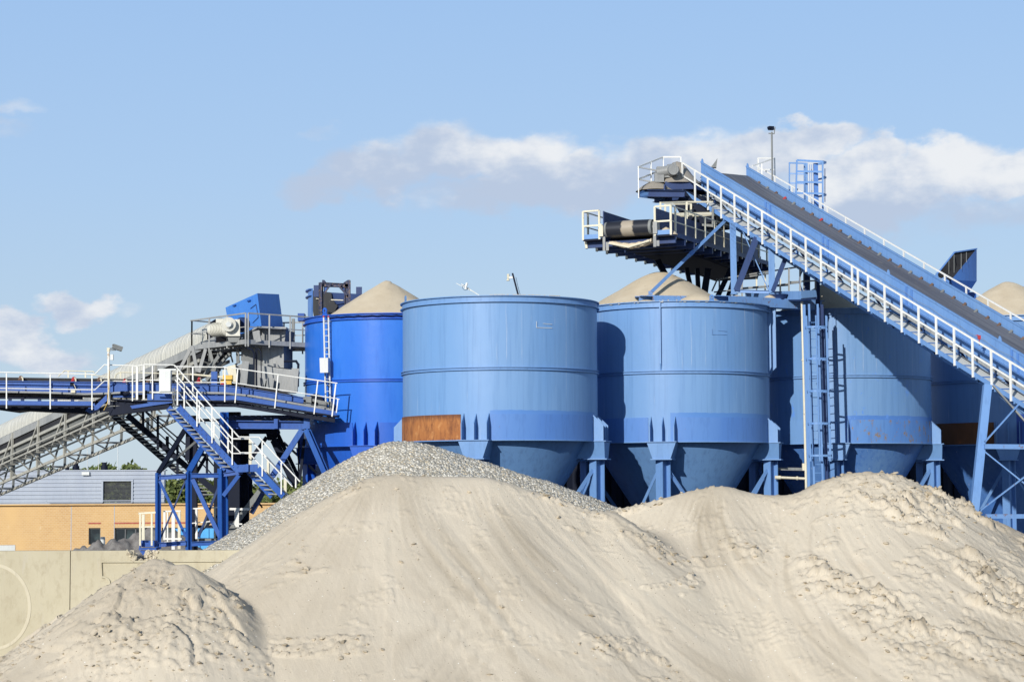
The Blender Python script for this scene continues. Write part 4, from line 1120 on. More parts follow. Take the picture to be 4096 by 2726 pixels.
bl.part('parapet_cap', MB().box(((xl+xr)/2, DB+.1, zt+.06), xr-xl, .75, .12), 'brick')
for i, (a, b, c, d) in enumerate(wins):
    f = MB(); n = 1 if i == 0 else (4 if i == 1 else 2)
    f.box(((a+b)/2, DB+.18, d-.05), b-a, .08, .1).box((a+.04, DB+.18, (c+d)/2), .08, .08, d-c).box((b-.04, DB+.18, (c+d)/2), .08, .08, d-c)
    for k in range(1, n): f.box((a+(b-a)*k/n, DB+.18, (c+d)/2), .09, .08, d-c)
    w_ = bl.part('window', f, 'louvre')
    bl.part('pane', MB().box(((a+b)/2, DB+.24, (c+d)/2), b-a-.02, .02, d-c-.02), 'glass', parent=w_)
    bl.part('lintel_course', MB().box(((a+b)/2, DB-.012, wz(1099)), b-a+.05, .02, .13), 'redbrick')
for x in (638, 1024): bl.part('joint', MB().box((wx(x), DB-.004, zt/2), .05, .02, zt-.1), 'clad')
DG = 174.0
gx0, gx1 = C_(-400, 700, DG).x, C_(1473, 700, DG).x; gz0, gz1 = zt-.5, C_(900, 633, DG).z
h0 = (C_(925, 800, DG).x, C_(1180, 800, DG).x, C_(1000, 914, DG).z, C_(1000, 725, DG).z)
bl.part('upper_wall', wall_with_holes(gx0, gx1, gz0, gz1, DG, .3, [h0]), 'clad')
m = MB(); z = gz0+.2; hgt = (gz1-gz0)/16.5
while z < gz1-.1:
    for a, b in (((gx0, gx1),) if (z > h0[3]+.15 or z < h0[2]-.15) else ((gx0, h0[0]-.1), (h0[1]+.1, gx1))):
        m.prism([V3(a, DG, z-.20), V3(a, DG-.07, z-.15), V3(a, DG-.07, z+.02), V3(a, DG, z+.06)], V3(b-a, 0, 0))
    z += hgt*1.0 if False else .335
bl.part('cladding_ribs', m, 'clad', ang=10)
bl.part('roof', MB().box(((gx0+gx1)/2, DG+.4, gz1+.05), gx1-gx0+.2, 1.0, .1), 'clad')
bl.part('side_wall', MB().box((gx1-.1, DG+.45, (gz0+gz1)/2), .2, .3, gz1-gz0), 'clad')
bl.part('low_roof', MB().box(((xl+xr)/2, DB+8, zt-.35), xr-xl, 15.2, .1), 'louvre')
lv = MB(); z = h0[2]+.05
while z < h0[3]: lv.prism([V3(h0[0], DG+.02, z), V3(h0[0], DG+.14, z+.09), V3(h0[0], DG+.16, z+.09), V3(h0[0], DG+.04, z)], V3(h0[1]-h0[0], 0, 0)); z += .11
lf = bl.part('vent_grille', MB().box(((h0[0]+h0[1])/2, DG-.05, h0[3]+.07), h0[1]-h0[0]+.28, .2, .12).box((h0[0]-.06, DG-.05, (h0[2]+h0[3])/2), .14, .2, h0[3]-h0[2]).box((h0[1]+.06, DG-.05, (h0[2]+h0[3])/2), .14, .2, h0[3]-h0[2]), 'clad')
bl.part('slats', lv, 'louvre', parent=lf, ang=10)
bl.part('roof_rail', MB().box(((C_(415, 910, DG-.6).x + gx1)/2, DG-.6, zt+.35), gx1-C_(415, 910, DG-.6).x, .06, .06).box((C_(415, 910, DG-.6).x, DG-.6, zt+.2), .06, .06, .4), 'clad')
bl.part('wall_lamp', MB().box(C_(768, 655, DG-.15), .65, .25, .28), 'cab')
for x, w_ in ((680, .34), (935, .34), (602, .2)):
    p_ = C_(x, 632, DG+3); top = C_(x, 556 if w_ > .3 else 575, DG+3)
    bl.part('flue', MB().tube(p_-UP*.4, top, w_*.62, 12).tube(p_+UP*.05, p_+UP*.45, w_*.9, 12).tube(top-UP*.06, top, w_*.75, 12), 'dark')
for x, y in ((783, 400), (883, 465), (1056, 365), (621, 470), (421, 575), (443, 570), (485, 575)):
    b0 = C_(x, 632, DG+4)
    m = MB().tube(b0-UP*.4, C_(x, y, DG+4), .03, 5)
    if x in (443,): m.tube(C_(420, 570, DG+4), C_(485, 570, DG+4), .03, 5)
    bl.part('aerial', m, 'cab')
# trees
def crown(mb, c, r, hgt, n, seed, size=.30):
    rs = random.Random(seed)
    lobes = [(c[0]+rs.uniform(-.6, .6)*r, c[1]+rs.uniform(-.6, .6)*r, c[2]+rs.uniform(.15, .85)*hgt, r*rs.uniform(.35, .6), hgt*rs.uniform(.16, .28)) for _ in range(16)]
    for _ in range(n):
        L = rs.choice(lobes); th = rs.uniform(0, 6.283); u = rs.uniform(-1, 1); q = rs.random()**.4; s_ = math.sqrt(1-u*u)
        p_ = V3(L[0]+L[3]*q*s_*math.cos(th), L[1]+L[3]*q*s_*math.sin(th), L[2]+L[4]*q*u)
        a = V3(rs.uniform(-1, 1), rs.uniform(-1, 1), rs.uniform(-.3, 1)).normalized(); b = a.cross(V3(rs.uniform(-1, 1), rs.uniform(-1, 1), rs.uniform(-1, 1))).normalized()
        s1 = size*rs.uniform(.6, 1.3); k = len(mb.v)
        mb.v += [p_ - a*s1, p_ + b*s1*.6, p_ + a*s1, p_ - b*s1*.6]; mb.f.append((k, k+1, k+2, k+3))
kinds = []
for kd in range(3):
    cm = MB(); crown(cm, (0, 0, 1.6), 2.2, 6.4, 3800, 40+kd)
    tm = MB().tube(V3(0, 0, 0), V3(.1, 0, 3.2), .22, 10, .14)
    rs = random.Random(kd)
    for i in range(7):
        a = rs.uniform(0, 6.28); b = V3(.1, 0, 1.5+i*.35); tm.tube(b, b + V3(math.cos(a)*1.2, math.sin(a)*1.2, 1.6), .08, 6, .03)
    tm.tube(V3(.1, 0, 3.2), V3(.2, .1, 6.5), .14, 8, .03)
    kinds.append((make_mesh('crown', cm, 'leaf', smooth=False), make_mesh('trunk', tm, 'bark')))
tree_x = [(190, 1866, 0), (262, 1876, 1), (330, 1872, 2), (372, 1858, 0), (420, 1866, 1), (450, 1862, 2), (480, 1868, 0), (540, 1858, 1), (575, 1862, 2), (625, 1905, 0), (672, 1915, 1), (715, 1905, 2), (765, 1925, 0), (815, 1915, 1), (860, 1905, 2), (1045, 1940, 0), (1085, 1925, 1), (1125, 1915, 2), (1165, 1905, 0)]
for i, (x, y, kd) in enumerate(tree_x):
    D = 196 + (i*37 % 11); tp = P(x, y, D); s_ = tp.z/7.75
    tlab = 'leafy green tree showing above the grey building roof' if x < 600 else ('leafy green tree seen between the blue tower columns' if x < 900 else 'leafy green tree seen beyond the stair right of the tower')
    e = bpy.data.objects.new('tree', None); COL.objects.link(e); e.location = (tp.x, tp.y, 0); e['label'] = tlab; e['category'] = 'tree'; e['group'] = 'trees behind the building' if x < 600 else ('trees between the tower columns' if x < 900 else 'trees beyond the stair')
    e.scale = (1, 1, s_); e.rotation_euler = (0, 0, i*1.7)
    for nm, me in zip(('crown', 'trunk'), kinds[kd]):
        o = bpy.data.objects.new(nm, me); COL.objects.link(o); o.parent = e
# blue container
sk = Thing('skip_container', 'bright blue tarpaulined container glimpsed behind the stair tower', 'container', C_(1730, 1230, 110))
m = MB(); pxbox(m, C_, 1565, 1150, 1915, 1345, 110, 2.5); sk.part('body', m, 'tarp')
m = MB()
for x in (1600, 1700, 1780, 1860): pxbox(m, C_, x, 1150, x+10, 1340, 109.93, .1)
sk.part('rib', m, 'tarp')
# rubble
rx, ry = np.meshgrid(np.arange(-28, -14, .12), np.arange(88, 97, .12))
hh = np.full(rx.shape, -9.)
for (x, y, D) in ((300, 2199, 92), (330, 2190, 92), (400, 2170, 92), (455, 2155, 92), (500, 2150, 92.5), (560, 2130, 93), (600, 2115, 93), (640, 2120, 93), (700, 2128, 93), (730, 2150, 93), (760, 2170, 93)):
    q = P(x, y, D); hh = np.maximum(hh, q.z - .8*np.hypot(rx-q.x, ry-q.y))
hh += .55*(fbm(rx*1.2, ry*1.2, 5, 3, .65)-.5) + .22*np.clip(1-worley(rx*2.2, ry*2.2, 4)*1.3, 0, 1)
grid_object('rubble_heap', 'dark grey rubble heap behind the concrete wall beside the blue tower', 'rubble', rx, ry, hh, hh > -.1, 'rubble')
m = MB(); m.box(P(28, 2195, 88), .7, .4, .35, .2); m.prism([P(-10, 2200, 88), P(-5, 2192, 88), P(15, 2193, 88), P(20, 2200, 88)], V3(0, .6, 0)); single('scrap_pile', m, 'cab', 'pale scrap sheet lying behind the wall at the left edge', 'scrap', P(20, 2200, 88))
q = L_(921, 300, 100); single('plastic_drum', MB().tube(V3(q.x, q.y, 0), L_(921, 272, 100), .12, 14).tube(L_(921, 276, 100), L_(921, 268, 100), .10, 14), 'cab', 'small white drum top beside the narrow office window', 'drum', (q.x, q.y, 0))

# ================================================================= concrete wall
DW = 58.0
cw = Thing('concrete_wall', 'weathered beige concrete wall with sunken panel outlines and a broken notch', 'wall', P(500, 2300, DW))
def WP(x, y): return L_(x, y, DW)
x_l, x_j, x_r = WP(-900, 400).x, WP(631, 400).x, WP(2900, 400).x
zt1 = WP(300, 393).z; zt2 = WP(1100, 391).z
m = MB().prism([V3(x_l, DW, -.1), V3(x_j-.012, DW, -.1), V3(x_j-.012, DW, zt1), V3(x_l, DW, zt1)], V3(0, .35, 0))
cw.part('slab', m, 'conc')
notch = [WP(1148, 391), WP(1165, 420), WP(1190, 440), WP(1200, 470), WP(1230, 490), WP(1290, 488), WP(1330, 470), WP(1380, 462), WP(1400, 430), WP(1408, 391)]
fr = [V3(x_j+.012, DW, -.1), V3(x_j+.012, DW, zt2)]
fr += [V3(p.x, DW, min(p.z, zt2)) for p in notch] + [V3(x_r, DW, zt2), V3(x_r, DW, -.1)]
cw.part('slab', MB().prism(fr, V3(0, .35, 0)), 'conc')
# broken rim of the notch: pale lumps
rs = random.Random(5); m = MB()
for i in range(80):
    t = rs.random()*8.99; k = int(t); p_ = notch[k].lerp(notch[k+1], t-k)
    s_ = rs.uniform(.02, .075)
    dx = V3(rs.uniform(-.05, .05), rs.uniform(-.02, .3), rs.uniform(-.07, .02))
    rot = Matrix.Rotation(rs.uniform(0, 3), 3, V3(rs.random(), rs.random(), rs.random()+.1).normalized())
    m.quadbox(p_+dx, rot @ V3(s_, 0, 0), rot @ V3(0, s_*.8, 0), rot @ V3(0, 0, s_*.6))
for i in range(40):
    p_ = WP(rs.uniform(1290, 1400), rs.uniform(400, 470)); s_ = rs.uniform(.02, .055); rot = Matrix.Rotation(rs.uniform(0, 3), 3, V3(rs.random(), rs.random(), rs.random()+.1).normalized())
    m.quadbox(p_+V3(0, rs.uniform(0, .25), 0), rot @ V3(s_, 0, 0), rot @ V3(0, s_*.8, 0), rot @ V3(0, 0, s_*.6))
cw.part('broken_edge', m, 'chalk', ang=10)
# raised outlines (a thin ledge that throws a small shadow)
def outline(pts, w_=.055, dep=.03):
    m = MB(); m.pathbar([p_ - V3(0, dep/2-.002, 0) for p_ in pts], dep, w_, (0, 0, 1)); return m
pts = [WP(1320, 488), WP(912, 490), WP(912, 615)]
cv_ = [WP(912 + 70*math.sin(R(t)), 625 + 50*(1-math.cos(R(t)))) for t in range(0, 91, 15)]
def strip(pts, w_, dep):
    m = MB()
    for a, b in zip(pts[:-1], pts[1:]):
        d = (b-a).normalized(); sd = d.cross(V3(0, 1, 0)).normalized()
        pass
    n = len(pts); nm_ = []
    for i in range(n):
        d = (pts[min(i+1, n-1)] - pts[max(i-1, 0)]).normalized(); nm_.append(d.cross(V3(0, 1, 0)).normalized()*(w_/2))
    for p_, s_ in zip(pts, nm_): m.v += [p_+s_+V3(0, .01, 0), p_+s_-V3(0, dep, 0), p_-s_-V3(0, dep, 0), p_-s_+V3(0, .01, 0)]
    for i in range(n-1):
        a = i*4
        for k in range(4): m.f.append((a+k, a+(k+1) % 4, a+4+(k+1) % 4, a+4+k))
    m.f += [(0, 1, 2, 3), (n*4-1, n*4-2, n*4-3, n*4-4)]
    return m
cw.part('panel_outline', strip(pts + cv_ + [WP(990, 1000)], .05, .05), 'conc')
cw.part('panel_outline', strip([WP(1487, 560), WP(1487, 485), WP(1990, 483), WP(1990, 700)], .05, .05), 'conc')
circ = [WP(-60 + 325*math.cos(R(t)), 895 - 375*math.sin(R(t))) for t in range(-80, 120, 6)]
cw.part('ring_outline', strip(circ, .09, .012), 'concl')

# ================================================================= grey covered conveyor
g0, g1 = P(800, 1371, 78.2), P(-150, 1822, 96.0)
gd = (g1-g0).normalized(); gh = V3(gd.x, gd.y, 0).normalized(); ga = V3(-gh.y, gh.x, 0)
if ga.y < 0: ga = -ga
GL = (g1-g0).length
def gp(s, v, h): return g0 + gd*s + ga*v + UP*h
gc = Thing('covered_conveyor', 'long grey conveyor under a ribbed half round cover, on a deep lattice truss', 'conveyor', gp(GL/2, .6, 0))
m = MB(); m.uv = []; ns, nt_ = 420, 20; rw = .62
for i in range(ns+1):
    s = -.55 + (GL+.55)*i/ns
    seg = (s % 3.0)/3.0; rr = rw*(1.0 + .012*math.sin(i*1.57) + (.02 if seg < .04 else 0))
    for j in range(nt_+1):
        t = j/nt_
        if t < .12: v, h = rw - rr, .22*t/.12
        elif t > .88: v, h = rw + rr, .22*(1-t)/.12
        else: a = math.pi*(t-.12)/.76; v, h = rw - rr*math.cos(a), .22 + rr*math.sin(a)
        m.v.append(gp(s, v, h)); m.uv.append((s*2.2, t))
for i in range(ns):
    for j in range(nt_): a = i*(nt_+1)+j; m.f.append((a, a+1, a+nt_+2, a+nt_+1))
gc.part('cover', m, 'corr', ang=60)
m = MB()
for s0 in (-.57, 2.5, 6.0): pass
gc.part('end_ring', MB().pathbar([gp(-.56, rw-rw*math.cos(math.pi*k/14), .22+rw*math.sin(math.pi*k/14)) for k in range(15)], .06, .05), 'dark')
m = MB().prism([gp(-.5, .1, -.1)] + [gp(-.5, rw-(rw-.02)*math.cos(math.pi*k/14), .22+(rw-.02)*math.sin(math.pi*k/14)) for k in range(15)] + [gp(-.5, 1.14, -.1)], gd*.05)
gc.part('end_shade_sheet', m, 'black')  # black sheet stands in for the shade inside the open end
def gslab(m, s0, s1, v, h0, h1, th): m.prism([gp(s0, v, h0), gp(s1, v, h0), gp(s1, v, h1), gp(s0, v, h1)], ga*th)
TRW = 1.30
for v in (-.03, TRW-.03):
    m = MB(); gslab(m, -1.2, GL, v, -.02, -.34, .06); gc.part('side_channel', m, 'grey')
    m = MB(); gslab(m, .0, GL, v, -.62, -.74, .08); gc.part('top_chord', m, 'truss')
    m = MB(); gslab(m, 3.5, GL, v, -2.05, -2.17, .09); gc.part('bottom_chord', m, 'truss')
m = MB(); m.hexa([gp(.2, .05, -.55), gp(.2, 1.2, -.55), gp(GL, 1.2, -.55), gp(GL, .05, -.55), gp(.2, .2, -1.02), gp(.2, 1.05, -1.02), gp(GL, 1.05, -1.02), gp(GL, .2, -1.02)])
gc.part('belly_trough', m, 'dgrey')
m = MB().hexa([gp(-.4, .05, -.36), gp(-.4, 1.2, -.36), gp(GL, 1.2, -.36), gp(GL, .05, -.36), gp(-.4, .05, -.56), gp(-.4, 1.2, -.56), gp(GL, 1.2, -.56), gp(GL, .05, -.56)])
gc.part('belt', m, 'black')
s = .8; k = 0
while s < GL-.5:
    for v in (-.04, TRW):
        gc.part('truss_post', MB().bar(gp(s, v, -.05), gp(s+.12, v, -2.1), .09, .09, ga), 'truss' if v < 0 else 'dgrey')
        if s + 1.35 < GL: gc.part('truss_diagonal', MB().bar(gp(s, v, -.1), gp(s+1.6, v, -1.75 if v < 0 else -2.1), .07, .06, ga), 'truss' if v < 0 else 'dgrey')
    gc.part('cross_tie', MB().bar(gp(s+.1, 0, -2.1), gp(s+.1, TRW, -2.1), .08, .08), 'grey')
    gc.part('cross_tie', MB().bar(gp(s+.1, 0, -2.1), gp(s+1.5, TRW, -2.1), .05, .05), 'grey')
    s += 2.75
# walkway hung on the near side of the truss
m = MB()
for h, v in ((-1.30, -.75), (-1.52, -.72), (-1.72, -.12), (-1.50, -.1)): gslab(m, 1.5, GL, v, h, h-.07, .05)
gc.part('walkway_stringer', m, 'truss')
m = MB(); s = 1.6
while s < GL: m.bar(gp(s, -.72, -1.56), gp(s, -.10, -1.56), .07, .03); s += .42
gc.part('walkway_tread', m, 'dgrey')
m = MB(); s = 1.6
while s < GL: gc.part('walkway_bracket', MB().bar(gp(s, -.75, -1.6), gp(s, 0, -1.6), .06, .06).bar(gp(s, -.72, -1.58), gp(s+.1, -.02, -2.12), .05, .05), 'truss'); s += 1.375
# ================================================================= grey transfer station
ts = Thing('transfer_station', 'grey railed transfer platform with chutes, between the covered conveyor and the deep blue hopper', 'platform', B_(800, 1000, 75.5))
Cc, Lc, Rc = B_(632, 600, 74.0), B_(150, 655, 77.4), B_(1215, 632, 75.6)
Bl, Br = Lc + V3(1.2, 1.6, 0), Rc + V3(.2, 2.2, 0)
m = MB().prism([Cc, Rc, Br, Bl, Lc], UP*-.05)
ts.part('floor', m, 'dgrey')
ts.part('edge_beam', MB().bar(Cc+UP*.02, Rc+UP*.02, .06, .17), 'grey'); ts.part('edge_beam', MB().bar(Lc+UP*.02, Cc+UP*.02, .06, .17), 'grey'); ts.part('edge_beam', MB().bar(Rc, Br, .06, .17), 'grey')
def rail_h(name, a, b, n, h=1.08, ext=(0, 0), mat='grey', par=ts, postlow=.16, pw=.055):
    d = (b-a).normalized()
    r_ = par.part(name, MB().bar(a-d*ext[0]+UP*h, b+d*ext[1]+UP*h, .05, .05).bar(a-d*ext[0]+UP*(h*.53), b+d*ext[1]+UP*(h*.53), .035, .035), mat)
    for i in range(n):
        q = a.lerp(b, i/(n-1)); par.part('post', MB().bar(q-UP*postlow, q+UP*h, pw, pw, (0, 1, 0)), mat, parent=r_)
rail_h('railing', Lc, Cc, 4, ext=(.1, .0)); rail_h('railing', Cc+V3(.1, 0, 0), Rc, 4, ext=(0, .15)); rail_h('railing', Rc, Br, 2); rail_h('railing', Lc, Bl, 3); rail_h('railing', Bl, Br, 6)
# hood over the head of the covered conveyor
HF, HL, HR = (740, 160), (450, 290), (932, 170)
lo = [B_(775, 462, 75.6), B_(503, 560, 77.6), B_(970, 468, 77.2)]; up_ = [B_(738, 162, 75.6), B_(452, 290, 77.6), B_(932, 171, 77.2)]
lo.append(lo[1]+lo[2]-lo[0]); up_.append(up_[1]+up_[2]-up_[0])
m = MB().hexa([up_[0], up_[2], up_[3], up_[1], lo[0], lo[2], lo[3], lo[1]])
MT['hood'] = paint('hood_blue_paint', (.05, .20, .62), (.07, .24, .64), 0, .4, dirt=.15)
hb = ts.part('hood', m, 'hood', label='bright blue sloping hood', ang=20)
def onface(u, v, off=.02):
    a = up_[0].lerp(up_[1], u); b = lo[0].lerp(lo[1], u); n = (up_[1]-up_[0]).cross(lo[0]-up_[0]).normalized()
    n = n if n.y < 0 else -n; return a.lerp(b, v) + n*off
for u, v in ((.25, .12), (.70, .07)):
    ts.part('hinge', MB().bar(onface(u-.04, v, .04), onface(u+.04, v-.01, .04), .06, .05), 'frame', parent=hb)
m = MB().bar(onface(.07, .30), onface(.25, .36), .02, .02).bar(onface(.07, .30), onface(.05, .70), .02, .02).bar(onface(.05, .70), onface(.24, .80), .02, .02)
ts.part('hatch', m, 'navy', parent=hb)
# gearbox and motor
mo = MB(); a, b = B_(335, 490, 74.9), B_(460, 480, 74.6)
mo.tube(a, b, .25, 20).tube(a - (b-a).normalized()*.10, a, .20, 20).tube(b, b+(b-a).normalized()*.15, .30, 20).box(B_(410, 412, 74.7), .32, .3, .16)
for i in range(8):
    t = .12+i*.11; mo.tube(a.lerp(b, t), a.lerp(b, t+.03), .275, 20)
dm = Thing('drive_motor', 'white motor and gearbox standing on the grey transfer platform', 'motor', B_(450, 560, 74.6))
dm.part('motor', mo, 'motor')
mo = MB().hexa([B_(462, 395, 74.3), B_(580, 395, 74.3), B_(583, 545, 74.3), B_(455, 545, 74.3), B_(462, 395, 74.9), B_(580, 395, 74.9), B_(583, 545, 74.9), B_(455, 545, 74.9)])
mo.tube(B_(480, 440, 74.35), B_(480, 440, 74.05), .27, 24).tube(B_(480, 440, 74.1), B_(480, 440, 73.98), .14, 20)
gb = dm.part('gearbox', mo, 'motor')
dm.part('shaft_cover', MB().tube(B_(480, 440, 74.0), B_(480, 440, 73.93), .10, 20), 'cab', parent=gb)
dm.part('base', MB().prism([B_(470, 545, 74.4), B_(590, 545, 74.4), B_(560, 600, 74.4), B_(480, 600, 74.4)], V3(0, .4, 0)).box(B_(600, 490, 74.9), .35, .3, .18), 'dgrey')
dm.part('coupling', MB().tube(B_(590, 440, 74.7), B_(625, 440, 74.9), .26, 20), 'navy')
# chutes
ch = MB().bar(B_(605, 545, 75.2), B_(745, 470, 75.2), .5, .06).bar(B_(745, 472, 75.2), B_(1008, 480, 75.2), .8, .07)
ts.part('chute_flange', ch, 'grey')
ts.part('chute', MB().prism([B_(780, 485, 75.3), B_(995, 490, 75.3), B_(975, 640, 75.3), B_(975, 830, 75.3), B_(790, 815, 75.3), B_(780, 640, 75.3)], V3(.2, 1.2, 0)), 'grey')
ts.part('chute', MB().prism([B_(610, 550, 75.4), B_(778, 480, 75.4), B_(785, 650, 75.4), B_(640, 640, 75.4)], V3(0, 1.0, 0)), 'grey')
ts.part('chute', MB().prism([B_(595, 640, 75.5), B_(785, 640, 75.5), B_(790, 870, 75.5), B_(700, 860, 75.5), B_(590, 760, 75.5)], V3(0, 1.0, 0)), 'dgrey')
ts.part('lower_box', MB().prism([B_(480, 830, 74.6), B_(640, 780, 74.6), B_(700, 800, 74.6), B_(1062, 850, 74.6), B_(1030, 1045, 74.6), B_(760, 1030, 74.6), B_(520, 930, 74.6)], V3(.1, 1.3, 0)), 'grey')
ts.part('lower_box', MB().prism([B_(455, 820, 74.3), B_(540, 800, 74.3), B_(560, 960, 74.3), B_(500, 950, 74.3)], V3(0, .8, 0)), 'cream')
for x0, y0, x1, y1 in ((635, 770, 612, 1010), (860, 920, 845, 1045), (1080, 835, 1065, 1050), (790, 925, 775, 990), (725, 500, 745, 600)):
    ts.part('stiffener', MB().ibeam(B_(x0, y0, 74.3), B_(x1, y1, 74.3), .26, .18, .02, (0, 1, 0)), 'grey')
for pth, rr_ in (([B_(650, 655, 74.0), B_(690, 665, 73.9), B_(708, 700, 73.9), B_(705, 1080, 73.6)], .035), ([B_(745, 655, 74.0), B_(770, 690, 73.9), B_(776, 1090, 73.6)], .02),
                 ([B_(735, 655, 74.1), B_(732, 860, 73.9), B_(735, 1085, 73.6)], .02), ([B_(975, 772, 74.9), B_(1085, 770, 74.9), B_(1105, 800, 74.9), B_(1100, 1000, 74.9)], .05), ([B_(724, 655, 74.1), B_(726, 1090, 73.7)], .018)):
    ts.part('conduit', MB().path(pth, rr_), 'dark')
# struts carrying the platform
for x0, y0, x1, y1, D in ((155, 640, 200, 860, 76), (275, 660, 215, 870, 75), (150, 640, 40, 850, 76.5), (420, 690, 260, 900, 75.5), (500, 690, 280, 940, 76), (560, 660, 565, 790, 75.5), (395, 700, 330, 860, 76.4), (310, 670, 350, 830, 76)):
    ts.part('strut', MB().bar(B_(x0, y0, D), B_(x1, y1, D), .12, .10, (0, 1, 0)), 'grey' if x0 < 300 else 'dgrey')
ts.part('strut', MB().bar(B_(1060, 390, 77.2), B_(1058, 680, 77.2), .12, .12, (0, 1, 0)), 'dgrey')
m = MB()
for i in range(10): m.bar(B_(330+i*38, 670-i*4, 74.9), B_(330+i*38, 670-i*4, 74.9)+V3(.25, 1.4, 0), .04, .05)
ts.part('grating_bar', m, 'dgrey')
# small clutter under the platform
rs = random.Random(9)
for i in range(14):
    x, y = rs.uniform(300, 640), rs.uniform(700, 930); ts.part('bracing_rod', MB().bar(B_(x, y, 76.5), B_(x+rs.uniform(-90, 90), y+rs.uniform(-50, 60), 76.2), .05, .05), 'dgrey')

# ================================================================= blue loading conveyor at left
lc = Thing('belt_conveyor', 'royal blue level conveyor at left with black belt, ending at the deep blue hopper', 'conveyor', A_(1000, 1060, 73))
DN, DF = 72.9, 74.3
fr_ = [(-700, 1518), (0, 1525), (435, 1530), (880, 1541), (914, 1543), (1213, 1591)]
def F2(x, y, D): return P(x, y, D)
for D, nm in ((DN, 'near_side_beam'), (DF, 'far_side_beam')):
    m = MB(); pts = [F2(x, y+20, D) for x, y in fr_]
    for a, b in zip(pts[:-1], pts[1:]): m.ibeam(a, b, .16, .42, .025)
    lc.part('side_beam', m, 'frame')
for x in (201, 447, 640, 866, 990, 1100):
    y = np.interp(x, [p_[0] for p_ in fr_], [p_[1] for p_ in fr_])
    lc.part('stiffener', MB().bar(F2(x, y+2, DN-.06), F2(x, y+40, DN-.06), .10, .05, (0, 1, 0)), 'frame')
# belt: black carrying strand with raised edge, over red and brown idlers
bt = [(-700, 1499), (0, 1508), (435, 1514), (880, 1524), (1100, 1556), (1245, 1600)]
m = MB()
for (x0, y0), (x1, y1) in zip(bt[:-1], bt[1:]):
    n0, n1 = F2(x0, y0, DN+.2), F2(x1, y1, DN+.2); dpt = V3(0, 1.0, 0)
    m.hexa([n0, n1, n1 - UP*.16, n0 - UP*.16, n0+dpt, n1+dpt, n1+dpt-UP*.16, n0+dpt-UP*.16])
lc.part('belt', m, 'black')
m = MB()
for (x0, y0), (x1, y1) in zip(fr_[:-1], fr_[1:]):
    n0, n1 = F2(x0, y0+44, DN+.15), F2(x1, y1+44, DN+.15); m.hexa([n0, n1, n1-UP*.1, n0-UP*.1] + [q+V3(0, 1.1, 0) for q in (n0, n1, n1-UP*.1, n0-UP*.1)])
lc.part('return_belt', m, 'black')
for i, (x, y) in enumerate([(A[0]/2.24, 1100+A[1]/2.24) for A in ((185, 925), (660, 935), (890, 940), (1120, 948), (1330, 948), (1785, 940), (2000, 965), (-200, 920))]):
    red = i in (1, 3, 5, 6)
    idl = lc.part('idler', MB().tube(F2(x-4, y+10, DN+.0), F2(x+2, y-6, DN+.12), .075, 12), 'red' if red else 'idler', label='red idler roll' if red else None)
    lc.part('idler_bracket', MB().path([F2(x+3, y-7, DN-.02), F2(x+8, y-2, DN-.02), F2(x+9, y+12, DN-.02)], .03), 'cream', parent=idl)
lc.part('head_drum', MB().tube(F2(1262, 1604, DN+.1), F2(1262, 1604, DF-.2), .28, 24), 'dark')
lc.part('head_frame', MB().bar(F2(1213, 1591, DN-.05), F2(1320, 1614, DN-.05), .04, .10).bar(F2(1213, 1612, DN-.05), F2(1318, 1634, DN-.05), .04, .10).box(F2(1235, 1604, DN-.1), .2, .1, .35).box(F2(1290, 1620, DN-.1), .3, .12, .2).box(F2(1322, 1625, DN), .10, .3, .34), 'dgrey')
# conduit pipe
cp = [(-700, 1560), (-5, 1566), (200, 1570), (340, 1576), (430, 1573), (520, 1568), (640, 1568), (900, 1572), (1010, 1584), (1330, 1640)]
lc.part('conduit', MB().path([F2(x, y, DN-.35) for x, y in cp], .045, 8), 'grey')
m = MB()
for x, y in ((490, 1571), (500, 1574), (510, 1571), (580, 1568)): m.tube(F2(x-8, y, DN-.38), F2(x+8, y, DN-.38), .07, 8)
lc.part('cable_bundle', m, 'dark')
bx = lc.part('switch_box', MB().box(F2(288, 1536, DN-.2), .12, .1, .10), 'dark')
lc.part('lamp', MB().box(F2(293, 1565, DN-.4), .16, .12, .10).path([F2(295, 1535, DN-.3), F2(301, 1548, DN-.3), F2(306, 1567, DN-.3)], .012), 'cream')
# lower ladder-like frame and outer walkway with step up at the tower
lowb = [(-700, 1604), (0, 1610), (366, 1613)]
DWK = 71.9
m = MB()
for (x0, y0), (x1, y1) in zip(lowb[:-1], lowb[1:]): m.bar(F2(x0, y0, DWK), F2(x1, y1, DWK), .05, .15)
lc.part('walkway_beam', m, 'frame')
m = MB(); m.hexa([F2(-700, 1612, DWK), F2(366, 1621, DWK), F2(366, 1626, DWK), F2(-700, 1617, DWK)] + [q+V3(0, .85, 0) for q in (F2(-700, 1612, DWK), F2(366, 1621, DWK), F2(366, 1626, DWK), F2(-700, 1617, DWK))])
lc.part('walkway_floor', m, 'dark')
m = MB()
for (x0, y0), (x1, y1) in (((-700, 1582), (330, 1592)),):
    m.bar(F2(x0, y0, DN), F2(x1, y1, DN), .10, .10); m.bar(F2(x0, y0, DF), F2(x1, y1, DF), .10, .10)
for x in range(-660, 360, 34): m.bar(F2(x, 1588, DN), F2(x, 1588, DF), .07, .07)
lc.part('underframe', m, 'dark')  # shaded underside given a near-black colour
m = MB()
for x in (-200, 40, 90, 158, 223, 290): m.bar(F2(x, 1590, DN), F2(x, 1616, DN), .12, .06, (0, 1, 0)); m.bar(F2(x, 1616, DWK), F2(x, 1616, DF), .10, .08)
lc.part('hanger', m, 'navy')
m = MB().prism([F2(-40, 1634, DN), F2(44, 1646, DN), F2(86, 1640, DN), F2(330, 1652, DN), F2(340, 1622, DN), F2(-40, 1622, DN)], V3(0, 1.3, 0))
